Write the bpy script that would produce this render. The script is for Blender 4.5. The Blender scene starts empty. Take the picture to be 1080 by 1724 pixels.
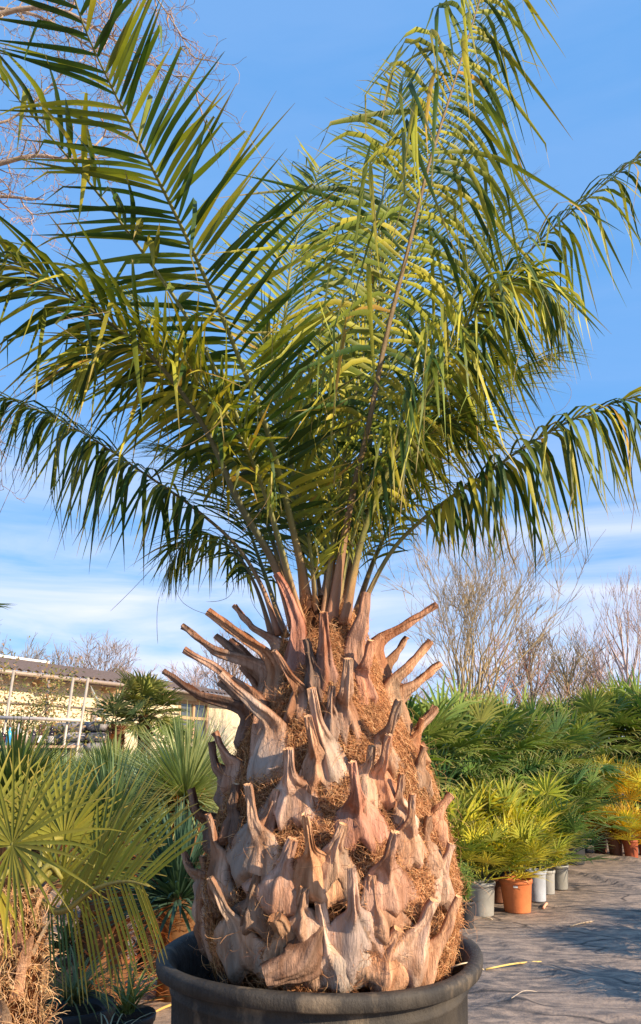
import bpy, math, random
from mathutils import Vector as V, Matrix, noise
R = math.radians
S = bpy.context.scene
COL = S.collection

# ------------------------------------------------------------------ camera, sky, sun, exposure
PITCH = R(17.0); F = 1290.0; CAM = V((0, 0, 1.40))
cd = bpy.data.cameras.new('camera'); cam = bpy.data.objects.new('camera', cd); COL.objects.link(cam)
cam.location = CAM; cam.rotation_euler = (R(90) + PITCH, 0, 0)
cd.sensor_fit = 'VERTICAL'; cd.sensor_height = 24; cd.lens = 24 * F / 1724
cd.clip_start = 0.05; cd.clip_end = 3000
S.camera = cam
SUN_AZ = R(124); SUN_EL = R(24)            # compass angle from +Y towards +X, height over the horizon
w = bpy.data.worlds.new("World"); S.world = w; w.use_nodes = True
nt = w.node_tree; nt.nodes.clear()
def nn(t, **k):
    n = nt.nodes.new(t)
    for a, b in k.items(): setattr(n, a, b)
    return n
out = nn('ShaderNodeOutputWorld'); bg = nn('ShaderNodeBackground')
sky = nn('ShaderNodeTexSky', sky_type='NISHITA'); sky.sun_disc = False
sky.sun_elevation = SUN_EL; sky.sun_rotation = SUN_AZ; sky.air_density = 1.0; sky.dust_density = 0.4; sky.ozone_density = 2.2
hs = nn('ShaderNodeHueSaturation'); hs.inputs['Saturation'].default_value = 1.12; hs.inputs['Value'].default_value = 1.0
tc = nn('ShaderNodeTexCoord'); sep = nn('ShaderNodeSeparateXYZ')
mp = nn('ShaderNodeMapping'); mp.inputs['Scale'].default_value = (1.1, 1.1, 7.0); mp.inputs['Rotation'].default_value = (R(4), R(-5), 0)
ns = nn('ShaderNodeTexNoise'); ns.inputs['Scale'].default_value = 2.1; ns.inputs['Detail'].default_value = 7; ns.inputs['Roughness'].default_value = .55; ns.inputs['Distortion'].default_value = .6
cr = nn('ShaderNodeMapRange'); cr.inputs['From Min'].default_value = .35; cr.inputs['From Max'].default_value = .66
el = nn('ShaderNodeMapRange'); el.inputs['From Min'].default_value = .40; el.inputs['From Max'].default_value = .18
el.inputs['To Min'].default_value = .06; el.inputs['To Max'].default_value = .95
mul = nn('ShaderNodeMath', operation='MULTIPLY'); mx = nn('ShaderNodeMixRGB'); mx.inputs['Color2'].default_value = (5.0, 5.2, 6.3, 1)
L = nt.links.new
L(tc.outputs['Generated'], mp.inputs['Vector']); L(mp.outputs[0], ns.inputs['Vector']); L(ns.outputs['Fac'], cr.inputs['Value'])
L(tc.outputs['Generated'], sep.inputs[0]); L(sep.outputs['Z'], el.inputs['Value']); L(cr.outputs[0], mul.inputs[0]); L(el.outputs[0], mul.inputs[1])
flat = nn('ShaderNodeMixRGB'); flat.inputs[0].default_value = .72; flat.inputs['Color2'].default_value = (.95, 2.6, 5.5, 1)
L(sky.outputs[0], hs.inputs['Color']); L(hs.outputs[0], flat.inputs['Color1']); L(flat.outputs[0], mx.inputs['Color1']); L(mul.outputs[0], mx.inputs['Fac'])
L(mx.outputs[0], bg.inputs['Color']); bg.inputs['Strength'].default_value = 0.122; L(bg.outputs[0], out.inputs[0])
ld = bpy.data.lights.new('sun', 'SUN'); ld.energy = 5.0; ld.angle = R(.5); ld.color = (1, .82, .60)
lo = bpy.data.objects.new('sun', ld); COL.objects.link(lo)
TOSUN = V((math.sin(SUN_AZ) * math.cos(SUN_EL), math.cos(SUN_AZ) * math.cos(SUN_EL), math.sin(SUN_EL)))
lo.rotation_euler = TOSUN.to_track_quat('Z', 'Y').to_euler()
S.view_settings.view_transform = 'Standard'; S.view_settings.look = 'None'; S.view_settings.exposure = 0.68; S.view_settings.gamma = 1
S.cycles.transparent_max_bounces = 8

# ------------------------------------------------------------------ picture -> place
fw = V((0, math.cos(PITCH), math.sin(PITCH))); up = V((0, -math.sin(PITCH), math.cos(PITCH)))
def ray(px, py): return fw + V((1, 0, 0)) * ((px - 540) / F) - up * ((py - 862) / F)
def at(px, py, Y):
    d = ray(px, py); return CAM + d * (Y / d.y)
def ath(px, py, z=0.0):
    d = ray(px, py); return CAM + d * ((z - CAM.z) / d.z)

# ------------------------------------------------------------------ helpers
class MB:
    def __init__(s, col=(1, 1, 1)): s.v = []; s.f = []; s.c = []; s.col = col; s.smooth = True
    def add(s, vs, fs, col=None):
        b = len(s.v); s.v += [tuple(p) for p in vs]; s.f += [tuple(i + b for i in f) for f in fs]
        c = col or s.col
        s.c += [c] * len(vs) if not isinstance(c, list) else c
    def box(s, a, b, col=None, M=None):
        x0, y0, z0 = a; x1, y1, z1 = b
        vs = [V(p) for p in ((x0, y0, z0), (x1, y0, z0), (x1, y1, z0), (x0, y1, z0), (x0, y0, z1), (x1, y0, z1), (x1, y1, z1), (x0, y1, z1))]
        if M: vs = [M @ p for p in vs]
        s.add(vs, [(0, 3, 2, 1), (4, 5, 6, 7), (0, 1, 5, 4), (1, 2, 6, 5), (2, 3, 7, 6), (3, 0, 4, 7)], col)
    def tube(s, pts, rad, n=6, col=None, cap=True, squash=1.0, up=None):
        pts = [V(p) for p in pts]; m = len(pts)
        if m < 2: return
        if not isinstance(rad, (list, tuple)): rad = [rad] * m
        vs = []; prev = None
        for i in range(m):
            t = (pts[min(i + 1, m - 1)] - pts[max(i - 1, 0)]).normalized()
            a = up or prev or (V((0, 0, 1)) if abs(t.z) < .9 else V((1, 0, 0)))
            a = a - t * a.dot(t)
            if a.length < 1e-5: a = t.orthogonal()
            a.normalize(); prev = a; b = t.cross(a)
            for k in range(n):
                g = 2 * math.pi * k / n
                vs.append(pts[i] + a * (math.cos(g) * rad[i] * squash) + b * (math.sin(g) * rad[i]))
        fs = [(i * n + k, i * n + (k + 1) % n, (i + 1) * n + (k + 1) % n, (i + 1) * n + k) for i in range(m - 1) for k in range(n)]
        if cap: fs += [tuple(range(n))[::-1], tuple(range((m - 1) * n, m * n))]
        s.add(vs, fs, col)
    def lathe(s, prof, n=32, c=(0, 0), col=None):
        vs = [V((c[0] + r * math.cos(2 * math.pi * k / n), c[1] + r * math.sin(2 * math.pi * k / n), z)) for r, z in prof for k in range(n)]
        s.add(vs, [(i * n + k, i * n + (k + 1) % n, (i + 1) * n + (k + 1) % n, (i + 1) * n + k) for i in range(len(prof) - 1) for k in range(n)], col)
    def strip(s, pts, wid, fold, ws, ns_, col=None, tipc=None):
        """leaf: centre line pts, half widths wid, fold depth factor, width vectors, fold normals"""
        vs = []; cs = []; m = len(pts); c = col or s.col
        for i in range(m):
            e = ws[i] * wid[i]; q = ns_[i] * (wid[i] * fold)
            vs += [pts[i] - e + q, pts[i], pts[i] + e + q]
            f = i / (m - 1)
            if tipc and f > .7:
                g = (f - .7) / .3; cc = tuple(c[j] * (1 - g) + tipc[j] * g for j in range(3))
            else: cc = c
            cs += [cc] * 3
        fs = []
        for i in range(m - 1):
            a = i * 3; fs += [(a, a + 1, a + 4, a + 3), (a + 1, a + 2, a + 5, a + 4)]
        s.add(vs, fs, cs)
    def build(s, name, mat, parent=None, label=None, cat=None, group=None, kind=None, origin=None):
        me = bpy.data.meshes.new(name)
        o = origin or (V(parent['_o']) if parent is not None and '_o' in parent else V((0, 0, 0)))
        me.from_pydata([(p[0] - o.x, p[1] - o.y, p[2] - o.z) for p in s.v], [], s.f)
        ca = me.color_attributes.new('Col', 'FLOAT_COLOR', 'POINT')
        flat = []
        for c in s.c: flat += [c[0], c[1], c[2], 1.0]
        ca.data.foreach_set('color', flat)
        if s.smooth: me.polygons.foreach_set('use_smooth', [True] * len(me.polygons))
        me.materials.append(mat); me.update()
        ob = bpy.data.objects.new(name, me); COL.objects.link(ob)
        if parent is not None:
            ob.parent = parent
            if parent.type == 'MESH': ob['_o'] = tuple(o)
        else: ob.location = o
        tag(ob, label, cat, group, kind)
        ob['_o'] = tuple(o)
        return ob
def tag(o, label=None, cat=None, group=None, kind=None):
    for k, x in (('label', label), ('category', cat), ('group', group), ('kind', kind)):
        if x: o[k] = x
    return o
def root(name, loc, label, cat, group=None):
    o = bpy.data.objects.new(name, None); COL.objects.link(o); o.location = loc; o.empty_display_size = .1
    o['_o'] = tuple(loc); return tag(o, label, cat, group)
def copy_tree(o, parent=None):
    c = o.copy(); COL.objects.link(c); c.parent = parent
    for ch in list(o.children): copy_tree(ch, c)
    return c
def spline(P, n):
    P = [V(p) for p in P]; P = [P[0] * 2 - P[1]] + P + [P[-1] * 2 - P[-2]]; raw = []
    for i in range(1, len(P) - 2):
        for k in range(12):
            t = k / 12; a, b, c, d = P[i - 1:i + 3]
            raw.append(.5 * ((2 * b) + (c - a) * t + (2 * a - 5 * b + 4 * c - d) * t * t + (3 * b - a - 3 * c + d) * t ** 3))
    raw.append(P[-2]); acc = [0]
    for i in range(1, len(raw)): acc.append(acc[-1] + (raw[i] - raw[i - 1]).length)
    res = []; j = 0
    for k in range(n):
        s = acc[-1] * k / (n - 1)
        while j < len(raw) - 2 and acc[j + 1] < s: j += 1
        g = (s - acc[j]) / max(1e-9, acc[j + 1] - acc[j]); res.append(raw[j].lerp(raw[j + 1], min(1, max(0, g))))
    return res

MATS = {}
def pmat(name, c1, c2=None, scale=8, rough=.7, bump=.0, bscale=40, transl=0, spec=.3, stretch=(1, 1, 1), lo_=.35, hi=.65, metal=0, c3=None, s3=2.0):
    m = bpy.data.materials.new(name); m.use_nodes = True; t = m.node_tree; N = t.nodes; K = t.links.new
    b = N['Principled BSDF']; o = N['Material Output']
    tcn = N.new('ShaderNodeTexCoord'); mpn = N.new('ShaderNodeMapping'); mpn.inputs['Scale'].default_value = stretch
    K(tcn.outputs['Object'], mpn.inputs['Vector'])
    at_ = N.new('ShaderNodeAttribute'); at_.attribute_name = 'Col'
    def noisef(sc, lo1, hi1):
        z = N.new('ShaderNodeTexNoise'); z.inputs['Scale'].default_value = sc; z.inputs['Detail'].default_value = 6; z.inputs['Roughness'].default_value = .6
        K(mpn.outputs[0], z.inputs['Vector']); r = N.new('ShaderNodeMapRange'); r.inputs['From Min'].default_value = lo1; r.inputs['From Max'].default_value = hi1
        K(z.outputs['Fac'], r.inputs['Value']); return r, z
    r, z = noisef(scale, lo_, hi)
    mix = N.new('ShaderNodeMixRGB'); mix.inputs[1].default_value = (*c1, 1); mix.inputs[2].default_value = (*(c2 or c1), 1); K(r.outputs[0], mix.inputs[0])
    last = mix
    if c3:
        r2, _ = noisef(s3, .52, .62); m3 = N.new('ShaderNodeMixRGB'); m3.inputs[2].default_value = (*c3, 1); K(last.outputs[0], m3.inputs[1]); K(r2.outputs[0], m3.inputs[0]); last = m3
    mu = N.new('ShaderNodeMixRGB'); mu.blend_type = 'MULTIPLY'; mu.inputs[0].default_value = 1; K(last.outputs[0], mu.inputs[1]); K(at_.outputs['Color'], mu.inputs[2])
    K(mu.outputs[0], b.inputs['Base Color']); b.inputs['Roughness'].default_value = rough; b.inputs['Specular IOR Level'].default_value = spec; b.inputs['Metallic'].default_value = metal
    if bump:
        z2 = N.new('ShaderNodeTexNoise'); z2.inputs['Scale'].default_value = bscale; z2.inputs['Detail'].default_value = 8; z2.inputs['Roughness'].default_value = .65; K(mpn.outputs[0], z2.inputs['Vector'])
        bp = N.new('ShaderNodeBump'); bp.inputs['Strength'].default_value = bump; bp.inputs['Distance'].default_value = .02; K(z2.outputs['Fac'], bp.inputs['Height']); K(bp.outputs[0], b.inputs['Normal'])
    if transl:
        tr = N.new('ShaderNodeBsdfTranslucent'); br = N.new('ShaderNodeMixRGB'); br.blend_type = 'MULTIPLY'; br.inputs[0].default_value = 1; br.inputs[2].default_value = (1.5, 1.5, .6, 1)
        K(mu.outputs[0], br.inputs[1]); K(br.outputs[0], tr.inputs['Color']); ms = N.new('ShaderNodeMixShader'); ms.inputs[0].default_value = transl
        K(b.outputs[0], ms.inputs[1]); K(tr.outputs[0], ms.inputs[2]); K(ms.outputs[0], o.inputs['Surface'])
    MATS[name] = m; return m

leafM = pmat('palm leaflet', (.85, .85, .85), (1.2, 1.2, 1.1), 6, .48, .15, 90, .22, .25)
fanM = pmat('fan leaf', (.8, .8, .8), (1.25, 1.2, 1.1), 5, .5, .1, 60, .22, .22)
stemM = pmat('petiole', (.8, .8, .8), (1.2, 1.15, 1), 14, .5, .3, 60, 0, .4, (1, 1, .3))
bootM = pmat('leaf base wood', (.40, .24, .155), (.74, .54, .41), 13, .85, 1.0, 60, 0, .12, (1, 1, .2), c3=(.40, .33, .28), s3=6, lo_=.40, hi=.60)
fibreM = pmat('palm fibre', (.09, .035, .018), (.42, .19, .08), 14, .9, 1.0, 160, 0, .1)  # dark core tone paints in the shade of gaps between leaf bases
hairM = pmat('fibre strand', (.9, .9, .9), (1.1, 1.1, 1.1), 10, .8, 0, 10, .15, .2)
tubM = pmat('black tub plastic', (.035, .032, .030), (.075, .064, .052), 9, .6, .5, 40, 0, .2, (1, 1, .5), c3=(.19, .145, .10), s3=6)
soilM = pmat('soil', (.012, .009, .007), (.045, .032, .022), 30, .95, 1.0, 60)
barkM = pmat('bark', (.8, .8, .8), (1.2, 1.2, 1.2), 10, .9, .5, 30)
plM = pmat('pot plastic', (.85, .85, .85), (1.12, 1.12, 1.12), 8, .55, .15, 30, 0, .4)
paintM = pmat('plain', (.9, .9, .9), (1.08, 1.08, 1.08), 3, .7, .1, 20)
metM = pmat('galvanised tube', (.9, .9, .9), (1.1, 1.1, 1.1), 12, .45, .1, 40, 0, .5, metal=.2)
glassM = pmat('window glass', (.05, .06, .07), (.10, .11, .11), 2, .08, 0, 1, 0, .8)

def cvar(rng, c, v=.2, hue=.12):
    k = 1 + rng.uniform(-v, v); return (c[0] * k * (1 + rng.uniform(-hue, hue)), c[1] * k, c[2] * k * (1 + rng.uniform(-hue, hue)))

# ------------------------------------------------------------------ ground
gm = bpy.data.materials.new('weed fabric'); gm.use_nodes = True; t = gm.node_tree; N = t.nodes; K = t.links.new; b = N['Principled BSDF']
tcn = N.new('ShaderNodeTexCoord')
def gn(sc, st, a, c, det=8, rot=0):
    mpn = N.new('ShaderNodeMapping'); mpn.inputs['Scale'].default_value = st; mpn.inputs['Rotation'].default_value = (0, 0, rot); K(tcn.outputs['Object'], mpn.inputs[0])
    z = N.new('ShaderNodeTexNoise'); z.inputs['Scale'].default_value = sc; z.inputs['Detail'].default_value = det; z.inputs['Roughness'].default_value = .62; K(mpn.outputs[0], z.inputs['Vector'])
    r = N.new('ShaderNodeMapRange'); r.inputs['From Min'].default_value = a; r.inputs['From Max'].default_value = c; K(z.outputs['Fac'], r.inputs['Value']); return r, z
r1, _ = gn(1.6, (1, 1.8, 1), .36, .62); r2, _ = gn(7, (1, 2.2, 1), .42, .60, rot=R(-24)); r3, _ = gn(60, (1, 1, 1), .58, .72)
m1 = N.new('ShaderNodeMixRGB'); m1.inputs[1].default_value = (.078, .073, .073, 1); m1.inputs[2].default_value = (.27, .205, .16, 1); K(r1.outputs[0], m1.inputs[0])
m2 = N.new('ShaderNodeMixRGB'); m2.inputs[2].default_value = (.47, .345, .255, 1); K(m1.outputs[0], m2.inputs[1]); mh = N.new('ShaderNodeMath'); mh.operation = 'MULTIPLY'; mh.inputs[1].default_value = .7; K(r2.outputs[0], mh.inputs[0]); K(mh.outputs[0], m2.inputs[0])
m3 = N.new('ShaderNodeMixRGB'); m3.inputs[2].default_value = (.08, .06, .05, 1); K(m2.outputs[0], m3.inputs[1]); mh2 = N.new('ShaderNodeMath'); mh2.operation = 'MULTIPLY'; mh2.inputs[1].default_value = .55; K(r3.outputs[0], mh2.inputs[0]); K(mh2.outputs[0], m3.inputs[0])
mpc = N.new('ShaderNodeMapping'); mpc.inputs['Scale'].default_value = (.55, 1.5, 1); mpc.inputs['Rotation'].default_value = (0, 0, R(-22)); K(tcn.outputs['Object'], mpc.inputs[0])
wz = N.new('ShaderNodeTexNoise'); wz.inputs['Scale'].default_value = 3; wz.inputs['Detail'].default_value = 5; K(mpc.outputs[0], wz.inputs['Vector'])
wm = N.new('ShaderNodeMixRGB'); wm.inputs[0].default_value = .28; K(mpc.outputs[0], wm.inputs[1]); K(wz.outputs['Color'], wm.inputs[2])
vo = N.new('ShaderNodeTexVoronoi'); vo.feature = 'DISTANCE_TO_EDGE'; vo.inputs['Scale'].default_value = 1.9; K(wm.outputs[0], vo.inputs['Vector'])
vr = N.new('ShaderNodeMapRange'); vr.inputs['From Min'].default_value = .0; vr.inputs['From Max'].default_value = .035; vr.inputs['To Min'].default_value = .9; vr.inputs['To Max'].default_value = 0; K(vo.outputs['Distance'], vr.inputs['Value'])
rk, _ = gn(1.7, (1, 1, 1), .40, .52); vm = N.new('ShaderNodeMath'); vm.operation = 'MULTIPLY'; K(vr.outputs[0], vm.inputs[0]); K(rk.outputs[0], vm.inputs[1])
m4 = N.new('ShaderNodeMixRGB'); m4.inputs[2].default_value = (.03, .027, .027, 1); K(m3.outputs[0], m4.inputs[1]); K(vm.outputs[0], m4.inputs[0])
K(m4.outputs[0], b.inputs['Base Color']); b.inputs['Roughness'].default_value = .78; b.inputs['Specular IOR Level'].default_value = .35
_, z = gn(6, (1, 2.0, 1), 0, 1, rot=R(-24)); bp = N.new('ShaderNodeBump'); bp.inputs['Strength'].default_value = .5; bp.inputs['Distance'].default_value = .016; K(z.outputs['Fac'], bp.inputs['Height'])
_, z2 = gn(45, (1, 1, 1), 0, 1); bp2 = N.new('ShaderNodeBump'); bp2.inputs['Strength'].default_value = .5; bp2.inputs['Distance'].default_value = .012; K(z2.outputs['Fac'], bp2.inputs['Height']); K(bp.outputs[0], bp2.inputs['Normal']); K(bp2.outputs[0], b.inputs['Normal'])
# folds and overlapping seams of the fabric (real relief)
SEAMS = []
for a_, b_, h_ in (((840, 1612), (1010, 1668), .030), ((905, 1455), (1080, 1500), .030), ((790, 1660), (900, 1700), .018), ((880, 1690), (760, 1715), .02),
                   ((1000, 1668), (1080, 1640), .018), ((780, 1570), (880, 1600), .014), ((940, 1545), (1080, 1580), .016), ((860, 1700), (1080, 1724), .018), ((950, 1440), (1080, 1452), .05)):
    p = ath(*a_); q = ath(*b_); SEAMS.append((p.x, p.y, q.x, q.y, h_))
def gz(x, y):
    if y > 17 or y < 1 or abs(x) > 9: return 0.0
    h = 0.0
    n1 = noise.noise(V((x * .9, y * 1.6, 0))); n2 = 1 - abs(noise.noise(V((x * 1.3 + y * .5, y * 3.4, 3.0)))) * 2
    h += .014 * n1 + .008 * max(0, n2 - .55) / .45 + .003 * noise.noise(V((x * 7, y * 9, 5)))
    for x0, y0, x1, y1, hh in SEAMS:
        dx = x1 - x0; dy = y1 - y0; l = dx * dx + dy * dy; t_ = ((x - x0) * dx + (y - y0) * dy) / l
        if -.1 < t_ < 1.1:
            wv = .05 * noise.noise(V((x * 2.1, y * 2.1, 9)))
            d = ((x - x0) * dy - (y - y0) * dx) / math.sqrt(l) + wv
            if abs(d) < .25:
                f = min(1, (t_ + .1) * 5, (1.1 - t_) * 5); h += hh * f * (math.exp(-(d / .035) ** 2) if d > 0 else math.exp(-(d / .14) ** 2))
    return h
def axis(lo1, hi1, st, far):
    a = []; x = lo1
    while x <= hi1: a.append(x); x += st
    g = st; pre = []; x = lo1
    while x > -far: g *= 1.35; x -= g; pre.append(x)
    g = st; post = []; x = a[-1]
    while x < far: g *= 1.35; x += g; post.append(x)
    return pre[::-1] + a + post
xs = axis(-4.2, 7.0, .045, 900); ys = axis(3.0, 15, .05, 900)
vs = [(x, y, gz(x, y)) for y in ys for x in xs]; n = len(xs)
g = MB(); g.add(vs, [(j * n + i, j * n + i + 1, (j + 1) * n + i + 1, (j + 1) * n + i) for j in range(len(ys) - 1) for i in range(n - 1)])
g.build('ground', gm, kind='structure')

# ------------------------------------------------------------------ the big palm in its tub
CX, CY = 0.0, 2.94
palm = root('potted_palm', (CX, CY, 0), 'huge feather palm with barrel trunk of cut stubs in a wide black tub', 'palm')
tub = MB()
prof = [(0.0, .01), (.44, .01), (.455, .03), (.475, .30), (.487, .52), (.492, .64), (.498, .645), (.500, .655), (.494, .662), (.499, .692), (.532, .695), (.544, .702), (.548, .730), (.543, .739), (.532, .742), (.512, .742), (.503, .735), (.480, .70), (.465, .50), (.45, .3), (0, .3)]
tub.lathe(prof, 96, (CX, CY)); 
tub.v = [(x + .004 * math.sin(5 * math.atan2(y - CY, x)) * (z > .3), y, z + .005 * math.sin(3 * math.atan2(y - CY, x) + 1) * (z > .5)) for x, y, z in tub.v]
tub.build('tub', tubM, palm, 'wide black plastic nursery tub with rolled rim')
so = MB(); rng = random.Random(4)
for i in range(26):
    for k in range(72):
        r = .476 * i / 25; a = 2 * math.pi * k / 72; x = CX + r * math.cos(a); y = CY + r * math.sin(a)
        so.v.append((x, y, .60 + .03 * noise.noise(V((x * 9, y * 9, 0))) + .02 * noise.noise(V((x * 30, y * 30, 0))))); so.c.append((1, 1, 1))
so.f = [(i * 72 + k, i * 72 + (k + 1) % 72, (i + 1) * 72 + (k + 1) % 72, (i + 1) * 72 + k) for i in range(25) for k in range(72)]
so.build('soil', soilM, palm)
PR = [(.55, .30), (.60, .345), (.66, .375), (.73, .395), (.85, .42), (.95, .425), (1.08, .405), (1.2, .375), (1.31, .345), (1.42, .295), (1.52, .25), (1.62, .205), (1.74, .16), (1.84, .13), (1.93, .08), (2.05, .02)]
TX = .018
def prad(z):
    if z <= PR[0][0]: return PR[0][1]
    for (a, ra), (b_, rb) in zip(PR, PR[1:]):
        if z <= b_: return ra + (rb - ra) * (z - a) / (b_ - a)
    return .05
def tcx(z): return TX + (.02 if z < 1.2 else .02 - .03 * (z - 1.2))
def on_trunk(px, py, extra=0.0):
    """first hit of the sight line with the trunk's outline; grazing lines take the nearest point"""
    d = ray(px, py).normalized(); best = None; bm = 9
    for i in range(400):
        p = CAM + d * (2.0 + i * .004); r = math.hypot(p.x - tcx(p.z), p.y - CY) - prad(p.z) - extra
        if r < 0: return p
        if r < bm: bm = r; best = p
    return best
tr = MB()
NA, NZ = 150, 120
for j in range(NZ):
    z = .55 + 1.40 * j / (NZ - 1)
    for k in range(NA):
        a = 2 * math.pi * k / NA; dx = math.cos(a); dy = math.sin(a); q = V((dx * 2.2, dy * 2.2, z * 5))
        r = prad(z) - .022 + .026 * noise.noise(q) + .014 * noise.noise(q * 3.1) + .010 * noise.noise(q * 8)
        tr.v.append((tcx(z) + r * dx, CY + r * dy, z)); c = .75 + .5 * noise.noise(q * 1.7); tr.c.append((c, c, c))
tr.f = [(j * NA + k, j * NA + (k + 1) % NA, (j + 1) * NA + (k + 1) % NA, (j + 1) * NA + k) for j in range(NZ - 1) for k in range(NA)]
trunk = tr.build('trunk', fibreM, palm)

BOOTS = []
def sst(x): x = max(0., min(1., x)); return x * x * (3 - 2 * x)
def boot(P, w0, w1, rng, tone=(1, 1, 1), name='leaf_base', th=.5, cut=True, parent=palm, free=False):
    """cut leaf base: broad shield wrapped on the trunk that narrows into a channelled, curved stub with a cut face"""
    m = MB(); n = 24; P = [V(p) for p in P]; P[0] = P[0] + (P[0] - P[-1]).normalized() * (.0 if free else .05); C = spline(P, n); nc = 17
    P0 = P[0]; ax = V((tcx(P0.z), CY, P0.z)); rad0 = (P0 - ax); rad0.z = 0; rad0.normalize(); ph = rng.random() * 9; skew = rng.uniform(-.25, .25)
    for i_ in range(2, n, 3): BOOTS.append((C[i_], (w1 + (w0 - w1) * max(0, min(1, 1 - (i_ / (n - 1) - .08) / .58)) ** 1.25) / 2))
    cw = rng.uniform(.22, .34); split = rng.uniform(-.5, .5)
    for i in range(n):
        f = i / (n - 1); t_ = (C[min(i + 1, n - 1)] - C[max(i - 1, 0)]).normalized()
        o = (rad0 * 1 - V((0, 0, .7 * f))); o = o - t_ * o.dot(t_)
        if o.length < .02: o = t_.orthogonal()
        o.normalize(); s_ = t_.cross(o); e = max(0, min(1, 1 - (f - cw + .18) / .58)) ** 1.25
        hw = (w1 * (1 - .32 * max(0, f - .6) / .4) + (w0 - w1) * e) / 2 * (.80 + .20 * sst(f / .2)); hug = 0 if free else 1 - sst((f - .30) / .32)
        thk = max(w1 * th, .012)
        row_ = []
        for k in range(nc):
            u = -1 + 2 * k / (nc - 1)
            ridge = (.020 * math.exp(-((u - skew * (1 - f)) / .20) ** 2) * (1.2 - .9 * f)) - .010 * math.exp(-(u / .5) ** 2) * max(0, f - .55) * 2
            nz = noise.noise(V((u * 2 + ph, f * 5, ph))) * .010 + noise.noise(V((u * 11 + ph, f * 4, ph))) * .006 + abs(noise.noise(V((u * 20 + ph, f * 2, 1)))) * .004
            edge = 1 + .10 * noise.noise(V((f * 6, ph, math.copysign(3, u)))) + .05 * noise.noise(V((f * 19, ph, math.copysign(3, u))))
            low_ = (.10 * noise.noise(V((u * 2.2 + ph, 7, ph))) - .05 * u * u) * max(0, .35 - f) * 1.6
            p = C[i] + s_ * (u * hw * edge) + t_ * low_ + o * (ridge + nz - abs(u) ** 2 * hw * (.40 + .3 * e))
            if hug > 0:
                dx = p.x - tcx(p.z); dy = p.y - CY; rr_ = math.hypot(dx, dy) or .01
                R_ = prad(p.z) + .020 + .05 * f + ridge + nz - .018 * abs(u) ** 3 - .22 * max(0, .09 - f) - .012 * math.exp(-((u - split) / .05) ** 2) * (f < .45)
                q = V((tcx(p.z) + dx / rr_ * R_, CY + dy / rr_ * R_, p.z)); p = p.lerp(q, hug)
            row_.append((p, u)); m.v.append(p)
            g_ = .92 + .34 * noise.noise(V((u * 7 + ph, f * 1.6, ph * 2))) + .10 * f - .12 * (abs(u) > .9) - .35 * math.exp(-((u - split) / .05) ** 2) * (f < .45)
            gy = max(0, noise.noise(V((u * 1.5 + ph, f * 2, 4)))) * .5; m.c.append(tuple(tone[q_] * g_ * (1 + gy * (.0, .12, .22)[q_]) for q_ in range(3)))
        for p, u in row_[::-1]:
            inn = V((p.x - tcx(p.z), p.y - CY, 0)).normalized() * -1
            m.v.append(p + (inn * hug * .03 + (o * -1) * (1 - hug) * thk * (1 - .45 * u * u))); m.c.append((tone[0] * .62, tone[1] * .50, tone[2] * .44))
    k2 = nc * 2
    m.f = [(i * k2 + k, i * k2 + (k + 1) % k2, (i + 1) * k2 + (k + 1) % k2, (i + 1) * k2 + k) for i in range(n - 1) for k in range(k2)]
    # cut face, a little hollow
    b0 = len(m.v); last = [V(m.v[(n - 1) * k2 + k]) for k in range(k2)]; cen = sum(last, V((0, 0, 0))) / k2
    tdir = (C[-1] - C[-2]).normalized()
    m.v += [p for p in last]; m.v.append(cen - tdir * .006); cc = (1.5, 1.15, .8) if cut else (.9, .7, .5)
    m.c += [cc] * (k2 + 1); m.f += [(b0 + k, b0 + (k + 1) % k2, b0 + k2) for k in range(k2)]
    b1 = len(m.v); m.v += [V(m.v[k]) for k in range(k2)]; m.c += [tone] * k2; m.f.append(tuple(range(b1, b1 + k2))[::-1])
    return m.build(name, bootM, parent)

rng = random.Random(11)
def out_at(p, k):
    a = V((p.x - tcx(p.z), p.y - CY, 0)).normalized(); return p + a * k
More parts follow.
